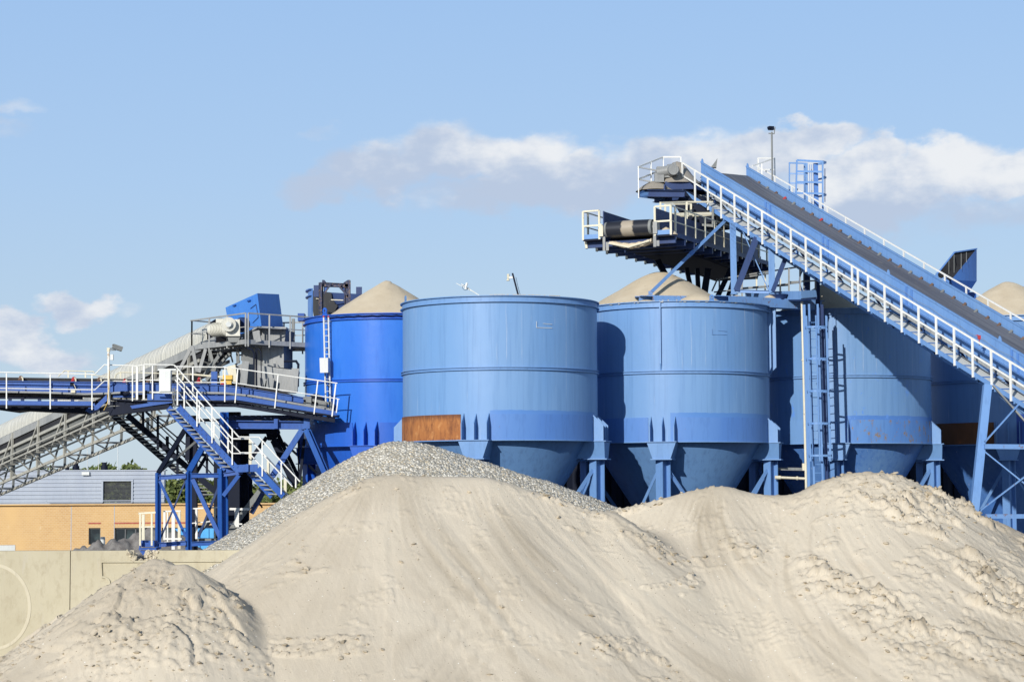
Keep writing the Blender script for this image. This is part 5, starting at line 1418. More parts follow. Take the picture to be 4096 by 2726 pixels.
lc.part('belly_plate', m, 'dark')  # belly shade put into a near-black colour
# stepped bracket up to the upper walkway
lc.part('step_plate', MB().prism([F2(375, 1628, DWK-.02), F2(426, 1577, DWK-.02), F2(430, 1600, DWK-.02), F2(392, 1636, DWK-.02)], V3(0, .05, 0)).prism([F2(375, 1610, DWK-.02), F2(392, 1636, DWK-.02), F2(378, 1640, DWK-.02)], V3(0, .05, 0)), 'frame')
upb = [(426, 1584), (533, 1582), (550, 1596), (590, 1592), (690, 1590), (905, 1592), (941, 1590), (1347, 1655)]
lc.part('walkway_beam', MB().bar(F2(452, 1582, DN-.2), F2(540, 1582, DN-.2), .05, .12), 'frame')
lc.part('walkway_beam', MB().bar(F2(590, 1592, DWK+.05), F2(690, 1592, DWK+.05), .06, .30), 'frame')
m = MB()
m.bar(F2(700, 1588, DWK), F2(905, 1592, DWK), .05, .16); m.bar(F2(905, 1592, DWK), F2(948, 1590, DWK), .05, .14); m.bar(F2(945, 1590, DWK), F2(1347, 1653, DWK), .05, .15)
lc.part('walkway_beam', m, 'frame')
m = MB()
for (x0, y0), (x1, y1) in (((430, 1592), (550, 1600)), ((550, 1600), (700, 1600)), ((700, 1600), (941, 1602)), ((941, 1602), (1347, 1662))):
    q = [F2(x0, y0, DWK), F2(x1, y1, DWK), F2(x1, y1+5, DWK), F2(x0, y0+5, DWK)]; m.hexa(q + [p_+V3(0, 1.0, 0) for p_ in q])
lc.part('walkway_floor', m, 'dark')
m = MB()
for x in range(440, 1340, 30):
    y = np.interp(x, [430, 941, 1347], [1606, 1612, 1672]); m.bar(F2(x, y, DWK+.12), F2(x, y, DF+.6), .06, .10)
for (x0, y0), (x1, y1) in (((400, 1640), (560, 1622)), ((430, 1612), (941, 1618)), ((941, 1618), (1340, 1680))):
    for D in (DWK+.2, DN, DF, DF+.7): m.bar(F2(x0, y0, D), F2(x1, y1, D), .10, .16)
lc.part('underframe', m, 'dark')  # near-black: the shade under the walkway is put into the colour
lc.part('bottom_beam', MB().prism([F2(520, 1622, DWK+.05), F2(605, 1609, DWK+.05), F2(605, 1622, DWK+.05), F2(528, 1634, DWK+.05)], V3(0, .3, 0)).prism([F2(592, 1608, DWK+.03), F2(690, 1600, DWK+.03), F2(690, 1610, DWK+.03), F2(605, 1622, DWK+.03)], V3(0, .2, 0)), 'frame')
lc.part('bottom_beam', MB().bar(F2(440, 1651, DWK+.3), F2(680, 1622, DWK+.3), .4, .20), 'dark')
lc.part('knee_plate', MB().prism([F2(340, 1642, DN), F2(378, 1610, DN), F2(385, 1636, DN), F2(360, 1652, DN)], V3(0, .6, 0)), 'frame')
# railings
def R2(name, top, mid, posts, D, mat='white', r=.023):
    rr = lc.part(name, MB().path([F2(x, y, D) for x, y in top], r).path([F2(x, y, D) for x, y in mid], r*.85), mat)
    for (x0, y0, x1, y1, w_) in posts: lc.part('post', MB().bar(F2(x0, y0, D-.03), F2(x1, y1, D-.03), w_, .03, (0, 1, 0)), mat, parent=rr)
R2('near_railing', [(-700, 1480), (0, 1488), (380, 1496), (418, 1458), (535, 1462), (543, 1464), (583, 1457), (698, 1459)], [(-700, 1545), (0, 1552), (380, 1558), (418, 1522), (535, 1524), (583, 1518), (645, 1521)],
   [(26, 1492, 26, 1633, .042), (201, 1496, 201, 1635, .042), (368, 1499, 368, 1638, .042), (530, 1465, 530, 1603, .042), (610, 1462, 610, 1595, .042), (-150, 1488, -150, 1630, .042), (-330, 1488, -330, 1630, .042), (548, 1466, 548, 1598, .075), (575, 1463, 575, 1596, .07)], DWK)
R2('near_railing', [(698, 1465), (905, 1468), (912, 1473)], [(700, 1528), (905, 1529)], [(771, 1468, 771, 1588, .05), (900, 1470, 899, 1606, .042)], DWK)
R2('end_railing', [(925, 1470), (948, 1473), (1350, 1532)], [(932, 1530), (1000, 1540), (1345, 1593), (1358, 1596)], [(951, 1476, 940, 1610, .042), (1112, 1500, 1099, 1632, .042), (1271, 1523, 1256, 1655, .042), (1343, 1535, 1328, 1665, .05), (1352, 1595, 1345, 1650, .04)], DWK)
R2('far_railing', [(232, 1505), (258, 1482), (372, 1485), (378, 1490)], [(440, 1508), (340, 1495)], [(273, 1484, 273, 1510, .06), (342, 1488, 342, 1510, .06)], 75.0, 'cream')
R2('far_railing', [(460, 1512), (465, 1496), (480, 1488), (600, 1491), (748, 1496), (900, 1510), (960, 1520)], [(760, 1494), (900, 1506)], [(482, 1490, 482, 1512, .06), (640, 1492, 640, 1530, .05), (735, 1495, 728, 1530, .06), (893, 1480, 893, 1540, .05)], 75.0, 'cream')
# far walkway so the belt line reads solid
lc.part('far_walkway', MB().hexa([F2(-700, 1612, DF+.1), F2(900, 1600, DF+.1), F2(900, 1608, DF+.1), F2(-700, 1620, DF+.1)] + [q+V3(0, .8, 0) for q in (F2(-700, 1612, DF+.1), F2(900, 1600, DF+.1), F2(900, 1608, DF+.1), F2(-700, 1620, DF+.1))]), 'dark')
# small yellow motor and blue guard
lc.part('yellow_switch', MB().box(F2(912, 1512, 73.1), .35, .2, .22).box(F2(905, 1526, 73.0), .4, .2, .2), 'yellow')
lc.part('guard', MB().box(F2(858, 1518, 73), .22, .2, .6), 'frame')
# cabinet on the conveyor, and the one on the ladder
cb = Thing('control_cabinet', 'white control cabinet fixed to the railing at the head of the blue stairs', 'cabinet', F2(662, 1522, 71.5))
m = MB().box(F2(662, 1523, 71.55), 46/8000*71.5, .25, 87/8000*71.5); cb.part('box', m, 'cab')
cb.part('door', MB().box(F2(662, 1523, 71.42), 40/8000*71.5, .02, 80/8000*71.5), 'cab')
cb.part('bracket', MB().pathbar([F2(632, 1478, 71.5), F2(705, 1477, 71.5)], .06, .06).bar(F2(612, 1568, 71.5), F2(708, 1571, 71.5), .06, .05), 'cab')
cb.part('cable', MB().path([F2(692, 1552, 71.4), F2(690, 1590, 71.4), F2(700, 1622, 71.4)], .02).path([F2(698, 1550, 71.4), F2(697, 1600, 71.4), F2(692, 1620, 71.4)], .02).path([F2(705, 1560, 71.4), F2(707, 1620, 71.4), F2(695, 1630, 71.4)], .025), 'dgrey')
cp_ = Thing('camera_pole', 'rusty white pole with a floodlight and small box on the left walkway', 'pole', F2(435, 1615, 71.75))
cp_.part('pole', MB().tube(F2(436, 1617, 71.75), F2(434, 1395, 71.75), .045, 10), 'pole')
cp_.part('cap', MB().box(F2(434, 1398, 71.75), .10, .10, .14), 'cream')
cp_.part('arm', MB().path([F2(436, 1400, 71.7), F2(462, 1400, 71.7), F2(440, 1394, 71.7), F2(456, 1388, 71.7)], .014), 'dgrey')
q = F2(470, 1390, 71.6)
cp_.part('floodlight', MB().quadbox(q, V3(.16, .05, -.055), V3(-.04, .14, 0), V3(.025, 0, .075)).quadbox(q + V3(-.15, -.02, .05), V3(.012, 0, 0), V3(0, .13, 0), V3(0, 0, .07)), 'dgrey')
cp_.part('junction_box', MB().box(F2(448, 1428, 71.7), .10, .1, .2), 'cab')
cp_.part('cable', MB().path([F2(437, 1480, 71.65), F2(434, 1550, 71.65), F2(430, 1610, 71.65), F2(415, 1640, 71.65)], .01), 'yellow')

# ladder on the deep blue hopper
la = Thing('wall_ladder', 'grey ladder with red tipped stiles on the deep blue hopper', 'ladder', F2(1314, 1630, 72.9))
for x0, x1 in ((1295, 1304), (1314, 1322)):
    st2 = la.part('stile', MB().tube(F2(x0, 1268, 73.1), F2(x1, 1638, 73.1), .032, 10), 'cab')
    la.part('tip', MB().tube(F2(x0, 1262, 73.1), F2(x0, 1269, 73.1), .034, 10), 'red', parent=st2)
i = 0
while i < 14:
    t = (i+1)/15; a = F2(1295, 1268, 73.1).lerp(F2(1304, 1638, 73.1), t); b = F2(1314, 1268, 73.1).lerp(F2(1322, 1638, 73.1), t)
    la.part('rung', MB().tube(a, b, .014, 6), 'cab'); i += 1
la.part('stand_off', MB().bar(F2(1297, 1283, 73.1), F2(1297, 1283, 73.1)+V3(.3, .5, 0), .05, .05).bar(F2(1316, 1283, 73.1), F2(1316, 1283, 73.1)+V3(.2, .4, 0), .05, .05).bar(F2(1300, 1398, 73.1), F2(1300, 1398, 73.1)+V3(.2, .5, 0), .05, .05).bar(F2(1300, 1520, 73.1), F2(1300, 1520, 73.1)+V3(.2, .5, 0), .05, .05), 'cab')
cb2 = Thing('control_cabinet', 'light grey cabinet mounted on the ladder of the deep blue hopper', 'cabinet', F2(1298, 1460, 72.9))
cb2.part('box', MB().hexa([F2(1278, 1431, 72.8), F2(1312, 1430, 72.8), F2(1312, 1489, 72.8), F2(1280, 1490, 72.8), F2(1284, 1430, 73.05), F2(1319, 1431, 73.05), F2(1319, 1487, 73.05), F2(1284, 1489, 73.05)]), 'cab', ang=10)
cb2.part('cable', MB().path([F2(1300, 1488, 73), F2(1304, 1510, 73), F2(1303, 1530, 73), F2(1312, 1545, 73), F2(1318, 1535, 73), F2(1316, 1520, 73)], .012), 'dark')
# hopper rim cable and the control panel strip
single('rim_cable', MB().path([pol(T1, TR+.10, R(a_), ZT-.08+.012*math.sin(a_*1.3)) for a_ in range(-42, 60, 3)], .022, 5), 'dark', 'dark cable sagging along the rim of the deep blue hopper', 'cable', (T1[0], T1[1], ZT))

# ================================================================= second bin behind the deep blue hopper
bn = Thing('storage_bin', 'older blue bin with cut away side behind the deep blue hopper', 'hopper', Q_(700, 900, 83))
c0 = Q_(700, 700, 84.0); rB = 3.3
zb_ = 4.6; ztop = Q_(300, 290, 81).z
xc = Q_(295, 500, 81.5).x + rB
cB = (xc, 83.2)
m = MB().lathe(V3(cB[0], cB[1], 0), [(rB, zb_), (rB, ztop), (rB-.05, ztop), (rB-.05, zb_)], 30, R(-92), R(-66), close=True)
bn.part('front_segment', m, 'mid')
m = MB().lathe(V3(cB[0], cB[1], 0), [(rB, zb_), (rB, Q_(700, 790, 80).z), (rB-.05, Q_(700, 790, 80).z), (rB-.05, zb_)], 60, R(-120), R(60), close=True)
bn.part('lower_shell', m, 'navy')
m = MB().lathe(V3(cB[0], cB[1], 0), [(rB+.001, ztop-.04), (rB+.10, ztop-.04), (rB+.10, ztop), (rB+.001, ztop)], 30, R(-94), R(-66), close=True).lathe(V3(cB[0], cB[1], 0), [(rB+.001, ztop-.30), (rB+.10, ztop-.30), (rB+.10, ztop-.27), (rB+.001, ztop-.27)], 30, R(-94), R(-66), close=True)
bn.part('rim', m, 'mid')
MT['blackish'] = tankpaint('blackish_plate', (.03, .032, .038), (.05, .05, .05), None, 0, 0, 0)
pl = [Q_(400, 360, 85.5), Q_(570, 372, 85.3), Q_(790, 400, 85), Q_(1300, 428, 84.6), Q_(1330, 800, 84.6), Q_(470, 830, 85.5)]
bn.part('back_plate', MB().prism(pl, V3(.02, .06, 0)), 'navy')
bn.part('blackish_sheet', MB().prism([Q_(402, 366, 85.4), Q_(570, 378, 85.2), Q_(785, 406, 84.9), Q_(800, 520, 84.9), Q_(900, 640, 84.9), Q_(810, 800, 85), Q_(470, 825, 85.4)], V3(.0, .03, 0)), 'blackish')  # near-black sheet laid over part of the back plate
for x in (522, 1282): bn.part('lifting_lug', MB().box(Q_(x, 375 if x < 900 else 405, 85.0), .25, .06, .5), 'navy')
bn.part('seam', MB().bar(Q_(510, 510, 85.0), Q_(600, 515, 85.0), .03, .03).bar(Q_(780, 530, 84.6), Q_(1000, 538, 84.6), .03, .04), 'cream')
bn.part('base_step', MB().box(Q_(255, 850, 80), .26, .6, .30), 'frame')
# portal frame
pf_ = Thing('portal_frame', 'dark rusty steel portal frame standing behind the deep blue hopper', 'steel frame', Q_(840, 600, 80.5))
MT['rustframe'] = paint('rusty_dark_steel', (.025, .035, .08), (.04, .05, .10), .8, .7, sc=3, rustcol=(.22, .15, .10))
DP = 80.2
for x, w_ in ((640, .42), (1100, .42)):
    yb = 830 if x < 900 else 700
    pf_.part('column', MB().ibeam(Q_(x-40, yb+150, DP), Q_(x-40, 225, DP), .15, .18, .02, (1, 0, 0)).bar(Q_(x-45 if x < 900 else x+10, yb+150, DP-.2), Q_(x-45 if x < 900 else x+10, 225, DP-.2), .1, .02, (0, 1, 0)), 'rustframe')
    pf_.part('stub', MB().prism([Q_(x-20, 175, DP), Q_(x+20, 175, DP), Q_(x+60 if x < 900 else x+20, 225, DP), Q_(x-20 if x < 900 else x-100, 225, DP)], V3(0, .3, 0)), 'rustframe')
pf_.part('cross_beam', MB().ibeam(Q_(575, 255, DP), Q_(1115, 280, DP), .15, .17, .02), 'rustframe')
pf_.part('gusset', MB().prism([Q_(650, 290, DP), Q_(760, 295, DP), Q_(655, 415, DP)], V3(0, .05, 0)), 'frame'); pf_.part('gusset', MB().prism([Q_(920, 302, DP), Q_(1060, 305, DP), Q_(1060, 440, DP)], V3(0, .05, 0)), 'frame')
pf_.part('knee_brace', MB().bar(Q_(940, 305, DP-.1), Q_(1065, 450, DP-.1), .08, .09, (0, 1, 0)), 'rustframe'); pf_.part('knee_brace', MB().bar(Q_(745, 300, DP-.1), Q_(655, 425, DP-.1), .05, .08, (0, 1, 0)), 'rustframe')
pf_.part('stiffener', MB().bar(Q_(765, 240, DP-.15), Q_(760, 290, DP-.15), .05, .08, (0, 1, 0)).bar(Q_(940, 245, DP-.15), Q_(945, 298, DP-.15), .05, .08, (0, 1, 0)), 'rustframe')

# ================================================================= blue stair and support tower
tw = Thing('support_tower', 'royal blue steel tower of braced columns under the left conveyor', 'steel tower', M_(540, 1540, 71.5))
def mm(x, y, D): return M_(x, y, D)
def col_(t, x0, y0, x1, y1, D, w_=.20, mat='frame', name='column', lit=True, D1=None):
    a, b = mm(x0, y0, D), mm(x1, y1, D if D1 is None else D1)
    m = MB().ibeam(a, b, w_*1.25, w_*1.25, .03, (math.cos(R(38)), math.sin(R(38)), 0)) if abs(x0-x1) < 30 else MB().ibeam(a, b, w_, w_*.9, .025, (0, 1, 0))
    t.part(name, m, mat, ang=20)
DTW = 71.4
col_(tw, 203, 2200, 203, 700, DTW, .125); col_(tw, 545, 2200, 545, 690, DTW, .135); col_(tw, 935, 2200, 925, 650, DTW, .22); col_(tw, 945, 560, 945, 20, DTW+.6, .18)
tw.part('knee_brace', MB().bar(mm(203, 705, DTW), mm(520, 190, DTW+1.8), .15, .18, (0, 1, 0)), 'dark')
tw.part('knee_brace', MB().ibeam(mm(545, 695, DTW), mm(715, 395, DTW+.9), .2, .22, .02, (0, 1, 0)), 'frame')
tw.part('brace', MB().bar(mm(210, 700, DTW+.2), mm(640, 340, DTW+2), .08, .09, (0, 1, 0)), 'dgrey')
for y in (750, 1500):
    tw.part('beam', MB().ibeam(mm(195, y+5, DTW), mm(515, y-15, DTW-.1), .14, .16, .02), 'frame'); tw.part('beam', MB().ibeam(mm(575, y-20 if y < 900 else y-5, DTW-.1), mm(905, y-22 if y < 900 else y-20, DTW), .14, .16, .02), 'frame')
tw.part('beam', MB().ibeam(mm(940, 720, DTW-.2), mm(1150, 690, DTW-.3), .14, .14, .02), 'frame')
tw.part('brace', MB().bar(mm(225, 790, DTW-.05), mm(520, 1410, DTW+.05), .03, .13, (0, 1, 0)).bar(mm(218, 790, DTW-.1), mm(512, 1410, DTW), .10, .02, (0, 1, 0)), 'frame')
tw.part('brace', MB().bar(mm(510, 790, DTW+.12), mm(210, 1480, DTW+.15), .05, .08, (0, 1, 0)), 'navy')
tw.part('brace', MB().ibeam(mm(590, 770, DTW), mm(900, 1420, DTW), .15, .15, .02, (0, 1, 0)), 'frame')
tw.part('brace', MB().bar(mm(880, 860, DTW+.2), mm(655, 1420, DTW+.3), .08, .10, (0, 1, 0)), 'navy')
tw.part('brace', MB().ibeam(mm(1110, 725, DTW-.3), mm(935, 955, DTW-.2), .14, .14, .02, (0, 1, 0)), 'frame')
tw.part('brace', MB().bar(mm(890, 150, DTW+1.0), mm(960, 60, DTW+.6), .16, .16, (0, 1, 0)), 'frame')
# back rows: the shade they stand in is put into near-black colour
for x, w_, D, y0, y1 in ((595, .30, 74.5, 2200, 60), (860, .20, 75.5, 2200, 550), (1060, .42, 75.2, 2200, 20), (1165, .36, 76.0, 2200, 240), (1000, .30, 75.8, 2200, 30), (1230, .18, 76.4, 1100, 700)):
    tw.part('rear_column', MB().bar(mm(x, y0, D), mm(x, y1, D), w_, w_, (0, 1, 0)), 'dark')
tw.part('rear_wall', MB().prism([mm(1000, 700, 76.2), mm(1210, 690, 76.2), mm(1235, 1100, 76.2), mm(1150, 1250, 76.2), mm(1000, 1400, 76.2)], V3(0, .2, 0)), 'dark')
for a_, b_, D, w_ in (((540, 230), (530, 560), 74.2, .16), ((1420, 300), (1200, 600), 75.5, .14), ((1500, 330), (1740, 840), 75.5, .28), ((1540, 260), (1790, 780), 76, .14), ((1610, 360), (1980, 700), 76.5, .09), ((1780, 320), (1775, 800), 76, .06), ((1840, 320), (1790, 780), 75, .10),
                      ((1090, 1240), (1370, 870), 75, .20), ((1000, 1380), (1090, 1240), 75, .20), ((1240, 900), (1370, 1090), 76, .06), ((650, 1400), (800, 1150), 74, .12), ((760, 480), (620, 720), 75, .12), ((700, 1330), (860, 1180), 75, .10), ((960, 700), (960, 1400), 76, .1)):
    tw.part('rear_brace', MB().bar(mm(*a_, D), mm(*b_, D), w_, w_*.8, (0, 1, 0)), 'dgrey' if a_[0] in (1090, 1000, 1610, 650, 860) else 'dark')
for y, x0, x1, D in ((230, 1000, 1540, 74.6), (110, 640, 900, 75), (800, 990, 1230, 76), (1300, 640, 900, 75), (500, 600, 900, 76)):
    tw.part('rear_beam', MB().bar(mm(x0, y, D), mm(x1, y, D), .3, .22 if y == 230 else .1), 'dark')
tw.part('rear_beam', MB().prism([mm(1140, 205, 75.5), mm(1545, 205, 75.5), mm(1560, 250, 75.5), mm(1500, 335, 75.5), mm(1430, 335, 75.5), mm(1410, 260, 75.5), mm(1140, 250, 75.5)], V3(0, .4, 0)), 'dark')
tw.part('main_beam', MB().ibeam(mm(985, 160, 72.6), mm(1900, 168, 72.6), .3, .30, .03), 'frame')
for x in (1522, 1868): tw.part('stiffener', MB().bar(mm(x, 70 if x > 1600 else 95, 72.4), mm(x, 205, 72.4), .14 if x < 1600 else .22, .06, (0, 1, 0)), 'frame')
tw.part('rear_beam', MB().ibeam(mm(985, 95, 74.2), mm(1880, 90, 74.2), .3, .24, .03), 'navy')
m = MB().lathe(mm(1720, 130, 73.2), [(.55, -.05), (.3, .08), (0, .10)], 14).lathe(mm(1330, 128, 73.2), [(.5, -.05), (.25, .04), (0, .06)], 14)
single('spilt_sand', m, 'heap', 'thin sand spill lying on the blue main beam beside the deep blue hopper', 'sand heap', mm(1720, 130, 73.2))
tw.part('raking_leg', MB().ibeam(mm(1815, 220, 72.5), mm(1480, 740, 72.5), .2, .2, .025, (0, 1, 0)), 'frame')
tw.part('raking_leg', MB().ibeam(mm(1870, 215, 72.4), mm(2165, 900, 71.9), .2, .2, .025, (.5, 1, 0)), 'frame')
tw.part('raking_leg', MB().bar(mm(1480, 740, 72.6), mm(1250, 1150, 72.8), .16, .16, (0, 1, 0)), 'navy')
# base frame, loading box and low railings at the foot
lbx = Thing('feeder_frame', 'small blue railed frame at the foot of the tower above the broken wall', 'platform', C_(1315, 1300, 69))
m = MB(); pxbox(m, C_, 1265, 1256, 1390, 1312, 70, .5); lbx.part('box', m, 'frame')
m = MB(); pxbox(m, C_, 1243, 1322, 1400, 1340, 69.8, .5); pxbox(m, C_, 1248, 1268, 1256, 1322, 69.8, .1); lbx.part('beam', m, 'frame')
lbx.part('spout', MB().prism([C_(1250, 1345, 69.8), C_(1310, 1350, 69.8), C_(1300, 1385, 69.8), C_(1280, 1385, 69.8)], V3(0, .4, 0)), 'frame')
r_ = lbx.part('railing', MB().bar(C_(1240, 1012, 69.8), C_(1395, 1003, 69.8), .06, .06).bar(C_(1245, 1135, 69.8), C_(1380, 1130, 69.8), .04, .05), 'cream')
for x in (1256, 1284, 1360): lbx.part('post', MB().bar(C_(x, 1010 if x != 1284 else 1022, 69.8), C_(x, 1300 if x != 1284 else 1250, 69.8), .10 if x == 1284 else .06, .05, (0, 1, 0)), 'cream', parent=r_)
wf = Thing('white_frame', 'white tubular frame standing inside the foot of the blue tower', 'frame', C_(1550, 1330, 73))
r_ = wf.part('railing', MB().bar(C_(1465, 993, 73), C_(1620, 990, 73), .06, .05).bar(C_(1475, 1240, 73), C_(1640, 1240, 73), .08, .06).bar(C_(1475, 1270, 73), C_(1640, 1268, 73), .05, .05).bar(C_(1720, 970, 73), C_(1960, 958, 73), .05, .05).bar(C_(1716, 1100, 73), C_(1920, 1080, 73), .035, .035).bar(C_(2058, 972, 73), C_(2240, 975, 73), .07, .08).bar(C_(2060, 1107, 73), C_(2170, 1107, 73), .05, .05), 'white')
for x, y0, y1, w_ in ((1474, 990, 1250, .08), (1502, 995, 1290, .05), (1553, 990, 1335, .12), (1606, 995, 1330, .10), (1760, 975, 1240, .08), (1925, 960, 1240, .06), (2122, 980, 1135, .16)):
    wf.part('post', MB().bar(C_(x, y0, 73), C_(x, y1, 73), w_, .06, (0, 1, 0)), 'cream' if x in (1606, 1925) else 'white', parent=r_)
m = MB(); pxbox(m, C_, 1750, 1238, 1960, 1262, 74, .8); wf.part('tray', m, 'dgrey')

# stairs
def stair(t, a, b, across, n, w_, mat, trmat, depth=.30, th=.05, bolts=True):
    """flight from a (top) to b (bottom): two stringers, n treads"""
    for off in (V3(0, 0, 0), across):
        sg = t.part('stringer', MB().bar(a+off, b+off, th, depth), mat)
    for i in range(n):
        q = a.lerp(b, (i+.5)/n); t.part('tread', MB().quadbox(q + across/2, (b-a)*V3(1, 1, 0).length*0 if False else V3((b-a).x, (b-a).y, 0).normalized()*.12, across*.48, UP*.022), trmat)
fs = Thing('steel_stair', 'royal blue stair with white handrails descending in front of the tower', 'stairs', D_(960, 640, 71))
acr = V3(-.46, .62, 0)
a1_, b1_ = D_(478, 62, 71.3), D_(1000, 612, 70.6)
stair(fs, a1_, b1_, acr, 15, .7, 'frame', 'grey', .23)
fs.part('landing', MB().bar(b1_+V3(-.05, 0, 0), D_(1190, 605, 70.6), .05, .26).bar(b1_+acr, D_(1190, 605, 70.6)+acr, .05, .26).prism([b1_+UP*.05, D_(1190, 590, 70.6), D_(1190, 590, 70.6)+acr, b1_+acr+UP*.05], UP*-.04).box(D_(1095, 605, 70.5), .09, .05, .27), 'frame')
b2_ = D_(1420, 860, 70.2)
stair(fs, D_(1190, 615, 70.6), b2_, acr, 6, .7, 'frame', 'grey', .23)
for i in range(2):
    pass
m = MB()
for i in range(13):
    for dy in (-.07, .07):
        q = a1_.lerp(b1_, (i+.3)/13) + UP*dy; m.tube(q + V3(0, -.045, 0), q + V3(0, -.02, 0), .018, 6)
fs.part('bolt', m, 'navy')
top = [F2(698, 1459, 71.2), F2(714, 1477, 71.2), F2(955, 1746, 70.55), F2(1036, 1747, 70.55), F2(1200, 1925, 70.1)]
mid = [F2(700, 1518, 71.2), F2(933, 1780, 70.6), F2(962, 1809, 70.55), F2(1042, 1809, 70.55), F2(1170, 1945, 70.2)]
posts = [(788, 1565, 788, 1705, 71), (848, 1627, 848, 1771, 70.85), (929, 1714, 929, 1858, 70.6), (1049, 1766, 1049, 1904, 70.5), (1125, 1848, 1125, 1975, 70.2), (1183, 1910, 1183, 1950, 70.1), (710, 1480, 710, 1620, 71.2)]
fr2 = fs.part('front_railing', MB().path(top, .024).path(mid, .020), 'white')
for x0, y0, x1, y1, D in posts: fs.part('post', MB().bar(F2(x0, y0, D-.03), F2(x1, y1, D-.03), .045, .04, (0, 1, 0)), 'white', parent=fr2)
ao = acr + V3(.0, 0, 0)
top2 = [F2(700, 1497, 71.2)+ao*.9, F2(930, 1752, 70.55)+ao, F2(1000, 1752, 70.55)+ao, F2(1170, 1935, 70.1)+ao]
br_ = fs.part('back_railing', MB().path([p_+V3(.36, 0, .0) for p_ in top2], .028).path([p_+V3(.36, 0, -.52) for p_ in top2], .024), 'white')
for t_ in (.15, .42, .68, .93):
    q = top2[0].lerp(top2[1], t_)+V3(.36, 0, 0); fs.part('post', MB().bar(q, q-UP*1.2, .055, .04, (0, 1, 0)), 'white', parent=br_)
for t_ in (.02, .45, .85):
    q = top2[2].lerp(top2[3], t_)+V3(.36, 0, 0); fs.part('post', MB().bar(q, q-UP*1.2, .10, .05, (0, 1, 0)), 'cream', parent=br_)
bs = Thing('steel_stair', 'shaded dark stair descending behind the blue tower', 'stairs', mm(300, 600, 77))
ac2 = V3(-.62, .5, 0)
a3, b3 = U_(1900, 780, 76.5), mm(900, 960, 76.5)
stair(bs, a3, b3, ac2, 24, .7, 'dark', 'dgrey', .22)  # the conveyor's shadow on this stair is put into its dark colour
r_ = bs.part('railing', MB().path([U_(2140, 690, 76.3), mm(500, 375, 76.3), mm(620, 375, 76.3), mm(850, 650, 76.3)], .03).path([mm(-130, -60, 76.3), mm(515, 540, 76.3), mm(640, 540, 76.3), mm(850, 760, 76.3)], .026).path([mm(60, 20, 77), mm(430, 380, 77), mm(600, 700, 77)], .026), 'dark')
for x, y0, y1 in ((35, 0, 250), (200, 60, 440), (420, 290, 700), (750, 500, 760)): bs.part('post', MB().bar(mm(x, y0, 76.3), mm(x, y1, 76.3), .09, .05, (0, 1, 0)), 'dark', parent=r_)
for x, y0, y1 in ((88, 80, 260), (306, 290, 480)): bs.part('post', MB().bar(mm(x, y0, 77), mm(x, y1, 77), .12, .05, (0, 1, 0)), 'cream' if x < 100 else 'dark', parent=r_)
# sensors above the largest hopper
def EP(x, y, D): return P(1550+x/2.24, 1050+y/2.24, D)
sa = Thing('sensor_arm', 'dark slanted arm with a white level sensor above the largest pale hopper', 'sensor', EP(1180, 290, 69.5))
sa.part('arm', MB().bar(EP(1182, 330, 69.5), EP(1120, 95, 69.5), .06, .08, (0, 1, 0)), 'dark')
sa.part('bracket', MB().bar(EP(1122, 132, 69.5), EP(1085, 134, 69.5), .07, .07), 'white')
sa.part('sensor', MB().tube(EP(1082, 102, 69.5), EP(1082, 140, 69.5), .045, 12).tube(EP(1082, 138, 69.5), EP(1080, 148, 69.5), .035, 12).tube(EP(1080, 146, 69.5), EP(1080, 162, 69.5), .03, 12, .07), 'cream')
sa.part('cable', MB().path([EP(1150, 130, 69.5), EP(1157, 160, 69.5), EP(1165, 200, 69.5), EP(1190, 290, 69.5)], .007, 4), 'dark')
sb_ = Thing('sensor_arm', 'thin pale slanted arm with looped cable and sensor above the largest pale hopper', 'sensor', EP(840, 300, 70))
sb_.part('arm', MB().bar(EP(870, 325, 70.2), EP(660, 190, 70.2), .03, .05, (0, 1, 0)).bar(EP(790, 272, 70.2), EP(615, 185, 70.2), .02, .025, (0, 1, 0)), 'cab')
sb_.part('sensor', MB().tube(EP(712, 182, 70.1), EP(702, 215, 70.1), .04, 12).tube(EP(702, 215, 70.1), EP(700, 238, 70.1), .025, 12, .05), 'white')
sb_.part('cable', MB().path([EP(700+28*math.cos(t/2), 222+24*math.sin(t/2), 70.1) for t in range(0, 11)], .006, 4), 'dark')
# warning plate outlines on the two nearest hoppers
for c_, a_, z_, th_ in ((T2, R(26.5), 11.20, 'tag'), (T3, R(22), 11.25, 'tag')):
    m = MB(); w_, h_ = .30, .10
    tan = V3(math.cos(a_), math.sin(a_), 0); q = pol(c_, TR+.012, a_, z_)
    m.bar(q - tan*w_ - UP*h_, q + tan*w_*.9 - UP*h_, .012, .014).bar(q - tan*w_ - UP*h_, q - tan*w_ + UP*h_, .012, .012).bar(q - tan*w_*.2 + UP*h_*.4, q + tan*w_*.9 + UP*h_*.2, .012, .012)
    lb = 'peeling glue outline of a missing sign on the ' + ('largest pale hopper' if c_ is T2 else 'sand heaped pale hopper')
    single('sign_residue', m, 'cab' if c_ is T2 else 'body', lb, 'sign', q)
# ---------------------------------------------------------------- light and sky
SUN_AZ, SUN_EL = R(24), R(21)
to_sun = V3(-math.sin(SUN_AZ)*math.cos(SUN_EL), -math.cos(SUN_AZ)*math.cos(SUN_EL), math.sin(SUN_EL))
sun = bpy.data.lights.new('sun', 'SUN'); sun.energy = 4.6; sun.angle = R(.53); sun.color = (1.0, .955, .88)
so = bpy.data.objects.new('sun', sun); COL.objects.link(so)
so.rotation_euler = to_sun.to_track_quat('Z', 'Y').to_euler(); so.location = (-40, -60, 60)

